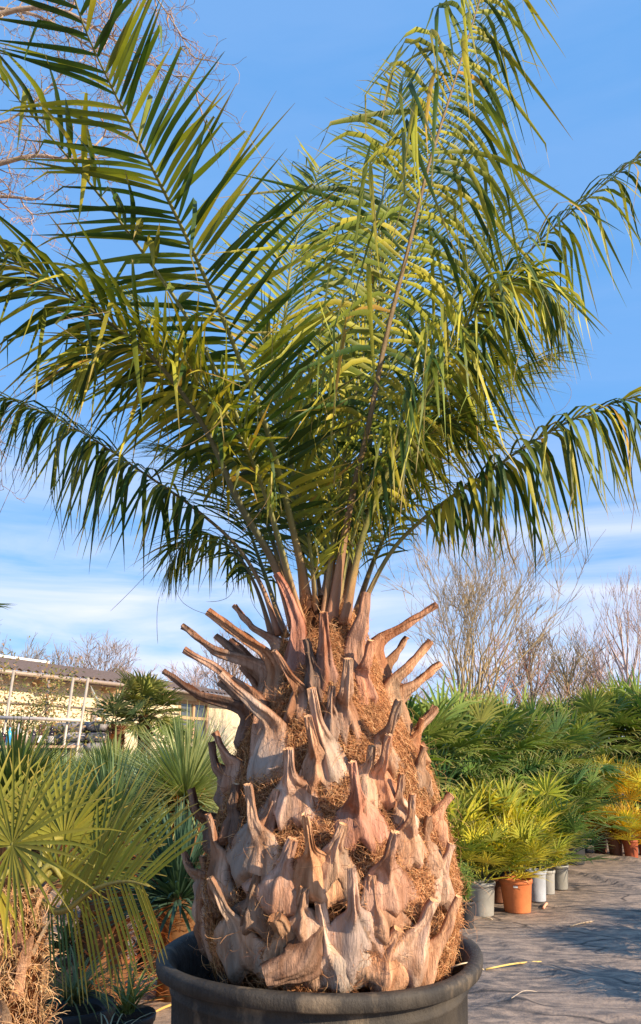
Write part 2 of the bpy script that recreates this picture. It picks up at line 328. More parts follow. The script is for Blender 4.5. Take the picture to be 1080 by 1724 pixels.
# (base px,py) , via , tip , base width m, tip width m, tone, reach towards viewer
OR = (1.15, .86, .66); LT = (1.18, 1.10, 1.02); DK = (.48, .40, .36); RD = (.98, .66, .56); MD = (.95, .80, .70)  # DK on left-edge stubs has the trunk's shaded side in its colour
ST = [((398, 1240), (350, 1185), (282, 1140), .13, .042, DK, 0), ((438, 1265), (392, 1150), (318, 1103), .14, .04, MD, .02), ((428, 1170), (372, 1105), (312, 1063), .12, .038, MD, -.05),
      ((462, 1175), (420, 1088), (355, 1040), .15, .05, OR, .04), ((452, 1110), (425, 1060), (395, 1027), .08, .036, MD, -.08), ((497, 1118), (492, 1035), (466, 975), .15, .055, RD, .03),
      ((545, 1140), (546, 1085), (545, 1038), .15, .05, RD, .07), ((600, 1125), (612, 1060), (620, 1005), .15, .062, RD, .03), ((638, 1130), (668, 1068), (730, 1027), .13, .042, OR, .02),
      ((660, 1195), (688, 1130), (725, 1088), .13, .046, OR, .03), ((672, 1215), (698, 1158), (740, 1125), .11, .04, OR, -.03), ((650, 1145), (662, 1110), (686, 1080), .09, .034, MD, -.05),
      ((445, 1290), (436, 1205), (376, 1146), .19, .05, LT, .08), ((500, 1195), (492, 1150), (464, 1104), .12, .042, MD, .09), ((582, 1220), (585, 1170), (588, 1118), .13, .055, MD, .09),
      ((615, 1165), (620, 1120), (628, 1085), .12, .05, RD, .06), ((552, 1300), (540, 1240), (526, 1170), .15, .05, LT, .10), ((533, 1310), (530, 1265), (519, 1215), .13, .045, OR, .10),
      ((650, 1280), (660, 1230), (674, 1187), .15, .045, MD, .08), ((695, 1265), (704, 1240), (715, 1216), .10, .04, OR, .02), ((703, 1310), (712, 1285), (719, 1262), .10, .045, MD, .02),
      ((645, 1335), (648, 1290), (657, 1246), .14, .045, OR, .09), ((492, 1365), (488, 1315), (484, 1270), .21, .055, LT, .08), ((608, 1405), (603, 1350), (596, 1293), .19, .045, RD, .10),
      ((398, 1315), (380, 1275), (360, 1240), .14, .04, MD, .03), ((372, 1335), (360, 1290), (352, 1255), .16, .045, DK, .0), ((342, 1415), (330, 1370), (317, 1335), .16, .05, DK, .0),
      ((372, 1480), (362, 1430), (347, 1380), .19, .04, LT, .05), ((425, 1460), (424, 1395), (415, 1332), .26, .045, LT, .10), ((532, 1495), (524, 1435), (515, 1382), .18, .04, OR, .12),
      ((690, 1435), (694, 1390), (698, 1345), .15, .035, LT, .07), ((655, 1515), (656, 1460), (668, 1412), .19, .05, MD, .10), ((728, 1392), (742, 1368), (762, 1345), .09, .04, OR, .02),
      ((408, 1618), (386, 1550), (354, 1490), .27, .035, LT, .08), ((600, 1600), (598, 1540), (594, 1472), .26, .045, LT, .12), ((738, 1500), (750, 1465), (763, 1428), .15, .04, LT, .02),
      ((712, 1635), (748, 1585), (774, 1522), .13, .045, OR, .06), ((686, 1625), (712, 1575), (733, 1527), .20, .06, LT, .05), ((485, 1608), (476, 1578), (462, 1556), .16, .08, LT, .06),
      ((336, 1585), (334, 1530), (338, 1478), .17, .07, MD, .0), ((332, 1500), (318, 1465), (306, 1438), .12, .03, LT, .0), ((560, 1640), (548, 1580), (540, 1530), .22, .06, LT, .05),
      ((640, 1650), (652, 1610), (672, 1575), .20, .06, OR, .05), ((470, 1500), (478, 1455), (490, 1420), .22, .06, LT, .04), ((560, 1470), (566, 1430), (578, 1395), .16, .05, MD, .04),
      ((640, 1560), (632, 1520), (630, 1480), .2, .05, MD, .03), ((725, 1450), (722, 1415), (727, 1380), .14, .04, MD, .03), ((395, 1400), (388, 1360), (392, 1325), .17, .045, DK, .03),
      ((445, 1400), (456, 1365), (462, 1335), .13, .04, MD, .03), ((680, 1380), (674, 1345), (680, 1310), .13, .035, LT, .05), ((352, 1540), (346, 1500), (336, 1450), .15, .05, LT, .02),
      ((560, 1225), (558, 1190), (560, 1160), .1, .04, MD, .03), ((530, 1150), (522, 1110), (515, 1080), .1, .045, DK, .02), ((610, 1330), (622, 1290), (628, 1262), .12, .04, MD, .04),
      ((430, 1545), (424, 1510), (430, 1478), .2, .05, DK, .03), ((515, 1560), (508, 1530), (512, 1500), .17, .05, LT, .03)]
for (b0, b1, b2, w0, w1, tone, rch) in ST:
    p = on_trunk(*b0); p = out_at(p, .016); q = on_trunk(*b1); Y1 = min(q.y, p.y) if rch > 0 else p.y
    q = at(b1[0], b1[1], p.y - rch * .55); e = at(b2[0], b2[1], p.y - rch)
    up_k = b0[1] < 1300
    ax_ = V((tcx(p.z), CY, 0)); q2 = p.lerp(q, .45); h2 = math.hypot(q2.x - ax_.x, q2.y - CY); kk_ = (prad(q2.z) + .02) / max(h2, .01)
    q2 = V((ax_.x + (q2.x - ax_.x) * kk_, CY + (q2.y - CY) * kk_, q2.z)) if h2 < prad(q2.z) * 1.25 else q2
    e = e + (e - q) * .14
    boot([p, q2, q, e], w0 * (.85 if up_k else (1.22 if b0[1] > 1450 else 1.05)), w1 * .80, rng, cvar(rng, tone, .08, .05))
# fallen piece lying over the rim-side soil
boot([at(535, 1575, 2.50), at(505, 1630, 2.45), at(448, 1655, 2.44)], .16, .09, rng, DK, free=True)
# the sides turned away from the camera
for i in range(38):
    z = rng.uniform(.68, 1.68); a = R(rng.uniform(15, 165)); r = prad(z); o = V((math.cos(a), math.sin(a), 0)); p = V((tcx(z), CY, z)) + o * r
    ln = rng.uniform(.16, .3); k = .5 + (z - .6) * .5
    boot([p, p + o * ln * .3 * k + V((0, 0, ln * .6)), p + o * ln * .8 * k + V((0, 0, ln))], .2 - .06 * (z - .6), .045, rng, cvar(rng, MD, .15, .05))
# tangled fibre between the stubs
fb = MB(); rng = random.Random(5)
def strand(p, d, ln, wd, c, m, curl=1.0, keep=True):
    pts = [p]; n = 7; cv = V((rng.gauss(0, 1), rng.gauss(0, 1), rng.gauss(0, 1))).normalized()
    for i in range(n):
        d = (d + d.cross(cv) * curl * .45 + V((rng.gauss(0, .22), rng.gauss(0, .22), rng.gauss(0, .22) - .05))).normalized(); q = pts[-1] + d * ln / n
        if keep:
            r = math.hypot(q.x - tcx(q.z), q.y - CY); t0 = prad(q.z); mn = t0 + .002
            if r > t0 + .022: mn = t0 + .022
            if r < mn or r > t0 + .022: q = V((tcx(q.z) + (q.x - tcx(q.z)) * mn / r, CY + (q.y - CY) * mn / r, q.z))
        pts.append(q)
    wv = d.orthogonal().normalized(); vs = []
    for i, q in enumerate(pts):
        ww = wd * (1 - .6 * i / n) / 2; vs += [q - wv * ww, q + wv * ww]
    m.add(vs, [(2 * i, 2 * i + 1, 2 * i + 3, 2 * i + 2) for i in range(n)], c)
def fcol():
    k = rng.random()
    c = (.56, .27, .12) if k < .45 else ((.72, .42, .21) if k < .66 else (.22, .09, .04))
    return cvar(rng, c, .2, .06)
tufts = []
for i in range(330):
    z = rng.uniform(.70, 1.78); a = R(rng.uniform(-185, 5) if rng.random() < .85 else rng.uniform(0, 180)); tufts.append((z, a, rng.uniform(.03, .085)))
for px, py in ((500, 1110), (430, 1120), (600, 1050), (500, 1020), (590, 1080), (640, 1160), (610, 1250), (600, 1275), (660, 1250), (560, 1345), (540, 1360), (600, 1330), (480, 1420), (490, 1400), (470, 1440), (570, 1440), (600, 1440), (690, 1480), (700, 1500), (640, 1450), (660, 1540), (410, 1510), (500, 1250), (390, 1240), (420, 1250), (470, 1220), (540, 1600), (550, 1640), (630, 1600), (440, 1340), (720, 1330), (540, 1120), (560, 1100), (720, 1490), (690, 1350), (430, 1505), (500, 1520)):
    p = on_trunk(px, py); a = math.atan2(p.y - CY, p.x - tcx(p.z)); tufts += [(p.z, a, .07)] * 2
for z, a, s_ in tufts:
    o = V((math.cos(a), math.sin(a), 0)); tn = V((-math.sin(a), math.cos(a), 0)); bias = V((rng.gauss(0, 1), 0, 0)).x; c0 = V((tcx(z), CY, z))
    for k in range(115):
        zz = z + rng.gauss(0, s_ * .6); t2 = a + rng.gauss(0, s_ * .6) / prad(z); o2 = V((math.cos(t2), math.sin(t2), 0)); p = V((tcx(zz), CY, zz)) + o2 * (prad(zz) + rng.uniform(-.006, .034))
        if zz < .62: continue
        if rng.random() < .90 and any((p - c_).length < h_ * .62 for c_, h_ in BOOTS): continue
        d = (tn * rng.gauss(bias * .6, 1) + V((0, 0, rng.gauss(-.1, .8))) + o2 * rng.gauss(.0, .2)).normalized()
        strand(p, d, rng.uniform(.03, .10), rng.uniform(.0011, .0026), fcol(), fb, rng.uniform(.1, 1.0))
for i in range(2600):
    z, a, s_ = rng.choice(tufts); z += rng.gauss(0, .03); a += rng.gauss(0, .2)
    if z < .64: continue
    o = V((math.cos(a), math.sin(a), 0)); p = V((tcx(z), CY, z)) + o * (prad(z) + .015); strand(p, (o * rng.uniform(.2, .9) + V((rng.gauss(0, .6), rng.gauss(0, .3), rng.gauss(-.2, .6)))).normalized(), rng.uniform(.05, .13), rng.uniform(.001, .002), fcol(), fb, rng.uniform(.4, 1.8), False)
fb.smooth = False
fb.build('fibre', hairM, palm, kind='stuff')

# ---- feather fronds
GRN = (.042, .080, .014); YG = (.36, .34, .04); OLV = (.16, .19, .028); TIP = (.36, .25, .09); GOLD = (.45, .27, .05)
def frond(P, Lmax, rng, r0=.022, t0=.22, n=56, droop=.5, wid=.017, kink=.15, yel=.25, vee=.25, Nside=None, a0=72, a1=28, prof=None, petc=(.20, .20, .06), bare=0, oneside=None, tipd=0.0):
    n = int(n * 1.55); wid *= .74; t0 = max(.14, t0 - .05)
    NN = 46; C = spline(P, NN); total = sum((C[i + 1] - C[i]).length for i in range(NN - 1))
    hub = V((tcx(1.9), CY, 0)); end = C[-1] - hub; end.z = 0
    rad = end.normalized() if end.length > .05 else V((0, -1, 0))
    Nn = Nside or (V((0, 0, .8)) - rad)
    m = MB(); s_ = MB()
    rr = [max(.0035, r0 * .82 * (1 - i / (NN - 1)) ** .75) * (1 + 1.0 * math.exp(-(i / (NN - 1)) / .06)) for i in range(NN)]
    s_.tube(C, rr, 8, None, True, .62, Nn)
    base = (.42, .20, .12)
    s_.c = []
    for i in range(NN):
        f = i / (NN - 1); g_ = max(0, 1 - f * 5.0); k_ = rng.uniform(.9, 1.1)
        s_.c += [tuple((petc[j] * (1 - g_) + base[j] * g_) * k_ for j in range(3))] * 8
    for i in range(n):
        for side in (-1, 1):
            if oneside and side != oneside: continue
            t_ = t0 + (1 - t0) * (max(0, i + rng.uniform(-.3, .3)) / n) ** .92
            if t_ >= .995: t_ = .99
            if rng.random() < bare: continue
            x = t_ * (NN - 1); k = int(x); p = C[k].lerp(C[min(k + 1, NN - 1)], x - k)
            T = (C[min(k + 1, NN - 1)] - C[max(k - 1, 0)]).normalized(); N_ = (Nn - T * Nn.dot(T)).normalized(); Sd = T.cross(N_) * side
            u = (t_ - t0) / (1 - t0)
            al = R(a0 + (a1 - a0) * u + rng.uniform(-7, 7)); be = R(rng.gauss(vee * 57, 9))
            L_ = Lmax * (.34 + .66 * min(1, u / .36)) * (1 - .55 * max(0, (u - .45) / .55) ** 1.5) * rng.uniform(.85, 1.08)
            d = (T * math.cos(al) + (Sd * math.cos(be) + N_ * math.sin(be)) * math.sin(al)).normalized()
            wv0 = T - d * T.dot(d); wv0.normalize()
            q = p + Sd * rr[min(k, NN - 1)] * .7; pts = [q]; ds = [d]; M = 9; kk = rng.random() < kink; kp = rng.randint(2, 6); tb = rng.random() < .3; dd = droop * rng.uniform(.5, 1.6); bc = rng.uniform(.05, .4); down = V((rng.gauss(0, .12), rng.gauss(0, .12), -1))
            for j in range(M):
                f = j / M
                g_ = dd * (1 + tipd * u) * (.75 * math.exp(-((f - bc) / .16) ** 2) + .05)
                if kk and j == kp: d = (d * .25 + down * 1.0).normalized()
                elif kk and j > kp: g_ += .25
                if tb and j == 7: d = (d * .5 + V((rng.gauss(0, .5), rng.gauss(0, .5), -.7))).normalized()
                d = (d + down * g_).normalized(); pts.append(pts[-1] + d * L_ / M); ds.append(d)
            tw = rng.gauss(0, .35); ws = []; nsv = []; wd = []
            for j in range(M + 1):
                dj = ds[j]; wv = wv0 - dj * wv0.dot(dj)
                if wv.length < .15: wv = dj.cross(V((0, 0, 1)))
                wv.normalize(); nv = dj.cross(wv)
                if nv.dot(N_) < 0: nv = -nv
                a_ = tw * j / M; wv, nv = wv * math.cos(a_) + nv * math.sin(a_), nv * math.cos(a_) - wv * math.sin(a_)
                ws.append(wv); nsv.append(nv); f = j / M
                wd.append(wid * rng.uniform(.97, 1.03) * (.45 + .55 * min(1, f / .15)) * (1 if f < .35 else max(.04, 1 - ((f - .35) / .65) ** 1.15)) * (.75 + .25 * (1 - u)))
            z_ = rng.random()
            if rng.random() < .022:
                fp = [pts[-2]]; fd = ds[-1].copy(); cu = V((rng.gauss(0, .16), rng.gauss(0, .16), rng.uniform(-.22, .02)))
                for _ in range(9): fd = (fd + cu).normalized(); fp.append(fp[-1] + fd * rng.uniform(.015, .032))
                m.tube(fp, [.0011] * 9 + [.0004], 3, (.30, .20, .10), False)
            c = YG if z_ < yel else (OLV if z_ < yel + .35 else GRN)
            if rng.random() < .012: c = GOLD
            m.strip(pts, wd, .35 if not kk else .2, ws, nsv, cvar(rng, c, .22, .12), TIP if rng.random() < .55 else None)
    o = m.build('frond', leafM, palm); s_.build('midrib', stemM, o, origin=V(palm['_o'])); return o
def px3(*a): return [at(*q) for q in a]
fr = random.Random(21)
B = lambda x, y, Y: (x, y, Y)
FR = [
 # F1 the tall frond reaching over the camera on the left
 (dict(P=px3((528, 1060, 2.93), (500, 920, 2.86), (455, 740, 2.74), (410, 620, 2.64), (360, 500, 2.5), (305, 380, 2.34), (250, 270, 2.16), (190, 150, 1.98), (140, 40, 1.82), (110, -60, 1.72)), Lmax=.66, r0=.021, t0=.20, n=54, bare=.14, droop=.10, wid=.0155, kink=.12, yel=.12, vee=-.05, a0=80, a1=50)),
 # F2 the tall frond right of centre
 (dict(P=px3((556, 1060, 2.86), (588, 860, 2.80), (620, 720, 2.74), (650, 570, 2.66), (690, 410, 2.55), (722, 280, 2.45), (765, 140, 2.36), (805, 10, 2.28), (835, -90, 2.2)), Lmax=.92, r0=.021, t0=.30, n=52, droop=.30, tipd=3.2, wid=.0155, kink=.45, yel=.50, vee=.1, a0=84, a1=50, petc=(.22, .15, .07))),
 # F3 fronds behind, upright
 (dict(P=px3((540, 1050, 3.02), (570, 880, 3.12), (600, 700, 3.28), (625, 520, 3.46), (640, 380, 3.62), (655, 240, 3.8), (680, 120, 4.0)), Lmax=.74, r0=.02, t0=.18, n=64, droop=.06, wid=.014, kink=.04, yel=.6, vee=.15, a0=58, a1=34)),
 (dict(P=px3((520, 1050, 3.02), (498, 860, 3.14), (485, 700, 3.3), (480, 540, 3.5), (500, 400, 3.7), (540, 280, 3.9)), Lmax=.7, r0=.02, t0=.18, n=60, droop=.12, wid=.014, kink=.05, yel=.35, vee=.15, a0=62, a1=34)),
 (dict(P=px3((575, 1050, 3.02), (625, 850, 3.15), (680, 700, 3.3), (735, 560, 3.45), (790, 440, 3.6), (850, 330, 3.8)), Lmax=.66, r0=.02, t0=.18, n=58, droop=.16, wid=.013, kink=.06, yel=.45, vee=.1, a0=60, a1=34)),
 # F4 left, arching, drooping curtain at the picture's edge
 (dict(P=px3((500, 1060, 2.9), (462, 950, 2.84), (405, 850, 2.74), (345, 720, 2.62), (265, 610, 2.5), (165, 530, 2.38), (70, 470, 2.28), (-10, 420, 2.2), (-90, 400, 2.15)), Lmax=.60, r0=.026, t0=.36, n=52, droop=.42, wid=.015, kink=.25, yel=.30, vee=.2, petc=(.13, .13, .06))),
 # F5 low left arch
 (dict(P=px3((470, 1070, 2.95), (440, 985, 2.95), (395, 915, 2.95), (320, 850, 2.95), (240, 795, 2.95), (150, 735, 2.95), (75, 695, 2.95), (0, 665, 2.95)), Lmax=.56, r0=.017, t0=.40, n=46, droop=1.1, wid=.012, kink=.2, yel=.12, vee=.15, petc=(.16, .12, .06), bare=.12)),
 # F5b short low frond behind left
 (dict(P=px3((460, 1075, 3.0), (430, 985, 3.05), (392, 925, 3.1), (350, 900, 3.15), (310, 915, 3.2), (285, 955, 3.25)), Lmax=.34, r0=.016, t0=.38, n=34, droop=.5, wid=.010, kink=.1, yel=.25, vee=.1, petc=(.20, .14, .06), a0=75)),
 # F6 right low arch
 (dict(P=px3((590, 1075, 2.95), (625, 990, 2.93), (670, 915, 2.90), (745, 848, 2.86), (830, 790, 2.80), (900, 742, 2.74), (980, 700, 2.68), (1070, 668, 2.62), (1150, 660, 2.56)), Lmax=.56, r0=.019, t0=.40, n=44, droop=1.5, wid=.013, kink=.35, yel=.25, vee=.2, petc=(.20, .19, .06), bare=.15)),
 # F7 right high arch
 (dict(P=px3((572, 1060, 2.98), (612, 880, 3.02), (665, 760, 3.02), (740, 630, 3.0), (815, 520, 2.95), (890, 425, 2.9), (970, 350, 2.86), (1050, 285, 2.8), (1150, 205, 2.75)), Lmax=.68, r0=.02, t0=.26, n=50, droop=1.1, wid=.013, kink=.45, yel=.3, vee=.15, bare=.28)),
 # F8 right middle curtain
 (dict(P=px3((580, 1050, 2.84), (612, 900, 2.74), (660, 780, 2.64), (725, 650, 2.56), (790, 540, 2.5), (850, 480, 2.46), (900, 470, 2.44), (950, 520, 2.42)), Lmax=.62, r0=.02, t0=.32, n=52, droop=.70, tipd=.8, wid=.012, kink=.3, yel=.4, vee=.1, petc=(.19, .19, .05))),
 # F9 left middle
 (dict(P=px3((508, 1050, 2.84), (462, 880, 2.76), (418, 760, 2.68), (350, 660, 2.6), (270, 600, 2.54), (200, 585, 2.5), (130, 620, 2.48)), Lmax=.50, r0=.018, t0=.34, n=50, droop=.30, wid=.011, kink=.15, yel=.5, vee=.1)),
 # F10 young spear fronds in the heart
 (dict(P=px3((545, 1050, 2.86), (565, 880, 2.82), (585, 740, 2.80), (612, 600, 2.78), (640, 470, 2.76), (655, 380, 2.74)), Lmax=.36, r0=.016, t0=.15, n=44, droop=.12, wid=.010, kink=.1, yel=.75, vee=.2, a0=34, a1=20, petc=(.2, .2, .05))),
 (dict(P=px3((535, 1055, 2.88), (520, 900, 2.84), (492, 780, 2.80), (470, 660, 2.76), (440, 560, 2.72)), Lmax=.42, r0=.015, t0=.2, n=40, droop=.12, wid=.010, kink=.1, yel=.8, vee=.3, a0=50, a1=25, petc=(.2, .2, .05))),
 (dict(P=px3((565, 1050, 2.9), (590, 920, 2.88), (625, 830, 2.86), (680, 760, 2.84), (750, 720, 2.8), (820, 720, 2.78)), Lmax=.46, r0=.017, t0=.30, n=48, droop=.4, wid=.0095, kink=.2, yel=.5, vee=.1, petc=(.22, .22, .06))),
 (dict(P=px3((565, 1055, 3.0), (612, 800, 3.12), (655, 600, 3.25), (700, 400, 3.4), (745, 240, 3.55), (790, 100, 3.7), (825, -20, 3.85)), Lmax=.62, r0=.018, t0=.25, n=70, droop=.06, wid=.011, kink=.05, yel=.45, vee=.05, a0=84, a1=52)),
 (dict(P=px3((550, 1050, 2.95), (585, 900, 3.0), (640, 780, 3.05), (700, 690, 3.1), (780, 620, 3.15), (850, 590, 3.2)), Lmax=.6, r0=.016, t0=.25, n=60, droop=.35, wid=.009, kink=.15, yel=.5, vee=.1)),
 # short fine fronds low in the heart
 (dict(P=px3((545, 1040, 3.05), (522, 900, 3.18), (475, 780, 3.3), (405, 700, 3.45), (340, 680, 3.55)), Lmax=.44, r0=.012, t0=.16, n=46, droop=.12, wid=.011, kink=.05, yel=.35, vee=.1, a0=62, a1=35)),
 (dict(P=px3((555, 1040, 3.05), (590, 900, 3.18), (640, 790, 3.3), (710, 720, 3.45), (790, 700, 3.55)), Lmax=.44, r0=.012, t0=.16, n=46, droop=.12, wid=.011, kink=.05, yel=.45, vee=.1, a0=62, a1=35)),
 (dict(P=px3((548, 1045, 2.98), (552, 900, 3.05), (560, 760, 3.12), (572, 640, 3.2), (590, 520, 3.3)), Lmax=.5, r0=.013, t0=.16, n=52, droop=.06, wid=.011, kink=.03, yel=.55, vee=.2, a0=56, a1=30)),
 # back pair, low
 (dict(P=px3((500, 1060, 3.05), (450, 880, 3.2), (395, 740, 3.35), (330, 620, 3.5), (250, 520, 3.6), (170, 470, 3.65)), Lmax=.56, r0=.018, t0=.22, n=60, droop=.2, wid=.012, kink=.1, yel=.15, vee=.15)),
 (dict(P=px3((590, 1060, 3.05), (640, 920, 3.2), (710, 800, 3.35), (780, 700, 3.5), (860, 630, 3.6), (930, 600, 3.7)), Lmax=.52, r0=.018, t0=.22, n=56, droop=.3, wid=.012, kink=.1, yel=.4, vee=.15)),
 (dict(P=px3((480, 1070, 3.05), (440, 950, 3.2), (400, 850, 3.35), (340, 780, 3.5), (270, 750, 3.6)), Lmax=.44, r0=.016, t0=.25, n=48, droop=.2, wid=.010, kink=.1, yel=.2, vee=.15)),
 # upper left frond whose side enters the picture near the camera
 (dict(P=px3((510, 1060, 2.88), (430, 780, 2.70), (330, 560, 2.55), (200, 370, 2.4), (60, 200, 2.2), (-60, 60, 2.0), (-130, -40, 1.9)), Lmax=.44, r0=.017, t0=.55, n=26, droop=.35, wid=.019, kink=.25, yel=.35, vee=.05, oneside=-1, bare=.25)),
]
for d_ in FR: frond(rng=fr, **d_)
# loose drooping yellow leaflets under the tip of the tall right frond

# ------------------------------------------------------------------ fan palms
def fan_blade(m, hub, d, nrm, r, ns, span, wid, rng, c, droop=.35, split=.35, tipc=None, costa=0.0, M=5, fold=.5, cup=.15):
    """blade of a fan leaf: folded segments joined near the hub, free and pointed beyond"""
    d = d.normalized(); nrm = (nrm - d * nrm.dot(d)).normalized(); s_ = d.cross(nrm)
    for i in range(ns):
        f = (i + .5) / ns * 2 - 1; a = f * span / 2 + rng.gauss(0, .35) * span / ns * .5
        dd = (d * math.cos(a) + s_ * math.sin(a) + nrm * (cup + rng.gauss(0, .05))).normalized()
        L_ = r * (1 - .30 * abs(f) ** 2) * rng.uniform(.8, 1.06)
        p = hub + d * costa * (1 - abs(f)) * r; pts = [p]; ds = [dd]; k = droop * rng.uniform(.6, 1.5)
        for j in range(M):
            g_ = (j / M) ** 1.5 * k; dd = (dd + V((0, 0, -1)) * g_).normalized(); pts.append(pts[-1] + dd * L_ / M); ds.append(dd)
        ws = []; nv = []; wd = []
        tang = (s_ * math.cos(a) - d * math.sin(a))
        step = span / ns * r
        for j in range(M + 1):
            wv = tang - ds[j] * tang.dot(ds[j]); wv.normalize(); ws.append(wv); nv.append(ds[j].cross(wv) * (1 if ds[j].cross(wv).dot(nrm) > 0 else -1)); u = j / M
            full = min(wid, step * max(u, .04) * .55)
            wd.append(full if u <= .5 else max(.0008, wid * (1 - ((u - .5) / .5) ** 1.2)) if u > split else full)
        m.strip(pts, wd, fold, ws, nv, cvar(rng, c, .12, .06), tipc if rng.random() < .6 else None)
def fan_leaf_mesh(m, base, hub, rng, r, ns, c, pc, span=R(230), wid=.012, droop=.35, nrm=None, pr=.006, **k):
    mid = base.lerp(hub, .5) + V((0, 0, .04 * (hub - base).length)); C = spline([base, mid, hub], 6)
    m.tube(C, [pr * (1.5 - .8 * i / 5) for i in range(6)], 4, pc, False)
    d = (C[-1] - C[-2]).normalized()
    if nrm is None: nrm = V((0, 0, 1)) - V((d.x, d.y, 0)) * .6
    fan_blade(m, hub, (d * .8 + V((rng.gauss(0, .15), rng.gauss(0, .15), 0))), nrm, r, ns, span, wid, rng, c, droop, **k)
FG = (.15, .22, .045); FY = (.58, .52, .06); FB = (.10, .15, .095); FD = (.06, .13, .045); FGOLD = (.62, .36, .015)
def fan_crown(m, c0, nleaf, pet, r, ns, cols, rng, zmin=-.1, zmax=1.35, wid=.011, droop=.3, jit=.05, span=R(220), pr=.004, M=4, tipc=(.45, .36, .16)):
    for i in range(nleaf):
        az = i * 2.39996 + rng.uniform(-.4, .4); el_ = zmin + (zmax - zmin) * ((i + .5) / nleaf) + rng.gauss(0, .08)
        d = V((math.cos(az) * math.cos(el_), math.sin(az) * math.cos(el_), math.sin(el_)))
        b_ = c0 + V((rng.gauss(0, jit), rng.gauss(0, jit), rng.gauss(0, jit * .6))); h = b_ + d * pet * rng.uniform(.7, 1.15)
        c = rng.choice(cols); fan_leaf_mesh(m, b_, h, rng, r * rng.uniform(.8, 1.1), ns, cvar(rng, c, .18), (c[0] * 1.1, c[1] * 1.05, c[2]), span, wid, droop, pr=pr, M=M, tipc=tipc)
def pot_mesh(r, h, col, rim=.012, n=28):
    m = MB(col); m.lathe([(0, .004), (r * .80, .004), (r * .81, .012), (r * .97, h * .86), (r * .98, h * .87), (r + rim * .3, h * .875), (r + rim * .5, h - .006), (r + rim * .2, h), (r * .95, h), (r * .93, h * .93), (0, h * .9)], n); return m
def potted(name, rng, potr, poth, potc, crown, stem_h=0, soil=True):
    """crown: dict for fan_crown; built round the origin"""
    rt = root(name, (0, 0, 0), '', ''); 
    if potr: pot_mesh(potr, poth, potc).build('pot', plM, rt)
    m = MB(); z0 = poth * .9 + stem_h; cz = crown.pop('lift', .03)
    crown.setdefault('jit', .05)
    fan_crown(m, V((0, 0, z0 + cz)), rng=rng, **crown); m.build('foliage', fanM, rt)
    if stem_h > .05:
        t_ = MB(); shaggy_trunk(t_, V((0, 0, poth * .85)), V((0, 0, z0 + .05)), .055, rng, 60); t_.build('stem', hairM, rt)
    return rt
def shaggy_trunk(m, a, b_, r, rng, nh=120, col=(.40, .22, .11)):
    h = (b_ - a).length; pts = [a.lerp(b_, i / 8) for i in range(9)]
    m.tube(pts, [r * (.8 + .2 * rng.random()) for _ in pts], 10, tuple(c_ * .3 for c_ in col)); nh = int(nh * (1 + h * 1.5))
    for i in range(nh):
        z = rng.random(); az = rng.uniform(0, 6.283); o = V((math.cos(az), math.sin(az), 0)); p = a.lerp(b_, z) + o * r * .8
        e = p + o * r * rng.uniform(.5, 1.3) + V((0, 0, rng.uniform(.02, .09))); k = rng.uniform(.004, .014); tv = V((-o.y, o.x, 0)) * k
        c = cvar(rng, col, .4); m.add([p - tv, p + tv, e + tv * .4, e - tv * .4], [(0, 1, 2, 3)], c)
def ord_(i): return ('first', 'second', 'third', 'fourth', 'fifth', 'sixth', 'seventh', 'eighth', 'ninth', 'tenth', 'eleventh', 'twelfth')[i]

rg = random.Random(33)
GR = (.30, .29, .26); BK = (.030, .032, .035); TC = (.62, .19, .065); BR = (.16, .065, .035)
protoA = [potted('potted_fan_palm', rg, .13, .26, BK, dict(nleaf=30, pet=.24, r=.25, ns=15, cols=[FY, FY, (.30, .33, .05), (.20, .24, .04)], wid=.0085, zmin=.0, droop=.2), .0) for _ in range(2)]
protoB = [potted('potted_fan_palm', rg, .14, .28, BK, dict(nleaf=34, pet=.34, r=.33, ns=16, cols=[(.10, .20, .07), FD, (.15, .24, .06), FG], wid=.009, zmin=-.2, droop=.3), .12) for _ in range(3)]
protoC = [potted('windmill_palm', rg, .17, .30, BK, dict(nleaf=26, pet=.42, r=.46, ns=22, cols=[FG, FD, (.20, .27, .06), (.24, .28, .07)], wid=.016, zmin=-.5, droop=.45, pr=.007), .75) for _ in range(3)]
used = set()
def put(proto, p, rz, sc, label, cat, group, name=None):
    if proto.name not in used: o = proto; used.add(proto.name)
    else: o = copy_tree(proto)
    o.location = p; o.rotation_euler = (0, 0, rz); o.scale = (sc, sc, sc); o['label'] = label; o['category'] = cat; o['group'] = group
    return o
G1 = 'potted fan palms on the right'
# back rows, right of the trunk (picture x, distance, scale)
def row(protos, spec, txt, cat, group):
    for i, (px, Y, sc) in enumerate(spec):
        p = at(px, 1256, Y); put(rg.choice(protos), V((p.x, p.y, 0)), rg.uniform(0, 6.28), sc * rg.uniform(.96, 1.04), txt % ord_(i), cat, group)
row(protoC, [(725, 8.6, 1.10), (790, 9.6, 1.12), (850, 10.2, 1.10), (905, 10.9, 1.12), (955, 11.6, 1.10), (1005, 13.8, 1.32), (1052, 14.4, 1.4), (1100, 14.2, 1.42)], 'tall dark green windmill palm, %s from the trunk in the skyline row', 'palm', 'tall windmill palms in the skyline row')
row(protoC, [(700, 11.6, 1.16), (760, 12.6, 1.2), (830, 13.6, 1.3), (890, 14.2, 1.32), (945, 14.8, 1.32), (990, 15.5, 1.4), (1030, 15.8, 1.42), (1075, 15.5, 1.42)], 'windmill palm whose top just shows behind the skyline row, %s from the trunk', 'palm', 'windmill palms behind the skyline row')
row(protoB, [(712, 8.4, 1.3), (765, 9.0, 1.34), (822, 9.5, 1.36), (876, 9.9, 1.38), (918, 10.1, 1.35), (946, 10.4, 1.3)], 'bushy mid green fan palm, %s from the trunk in the middle row', 'palm', 'bushy fan palms in the middle row')
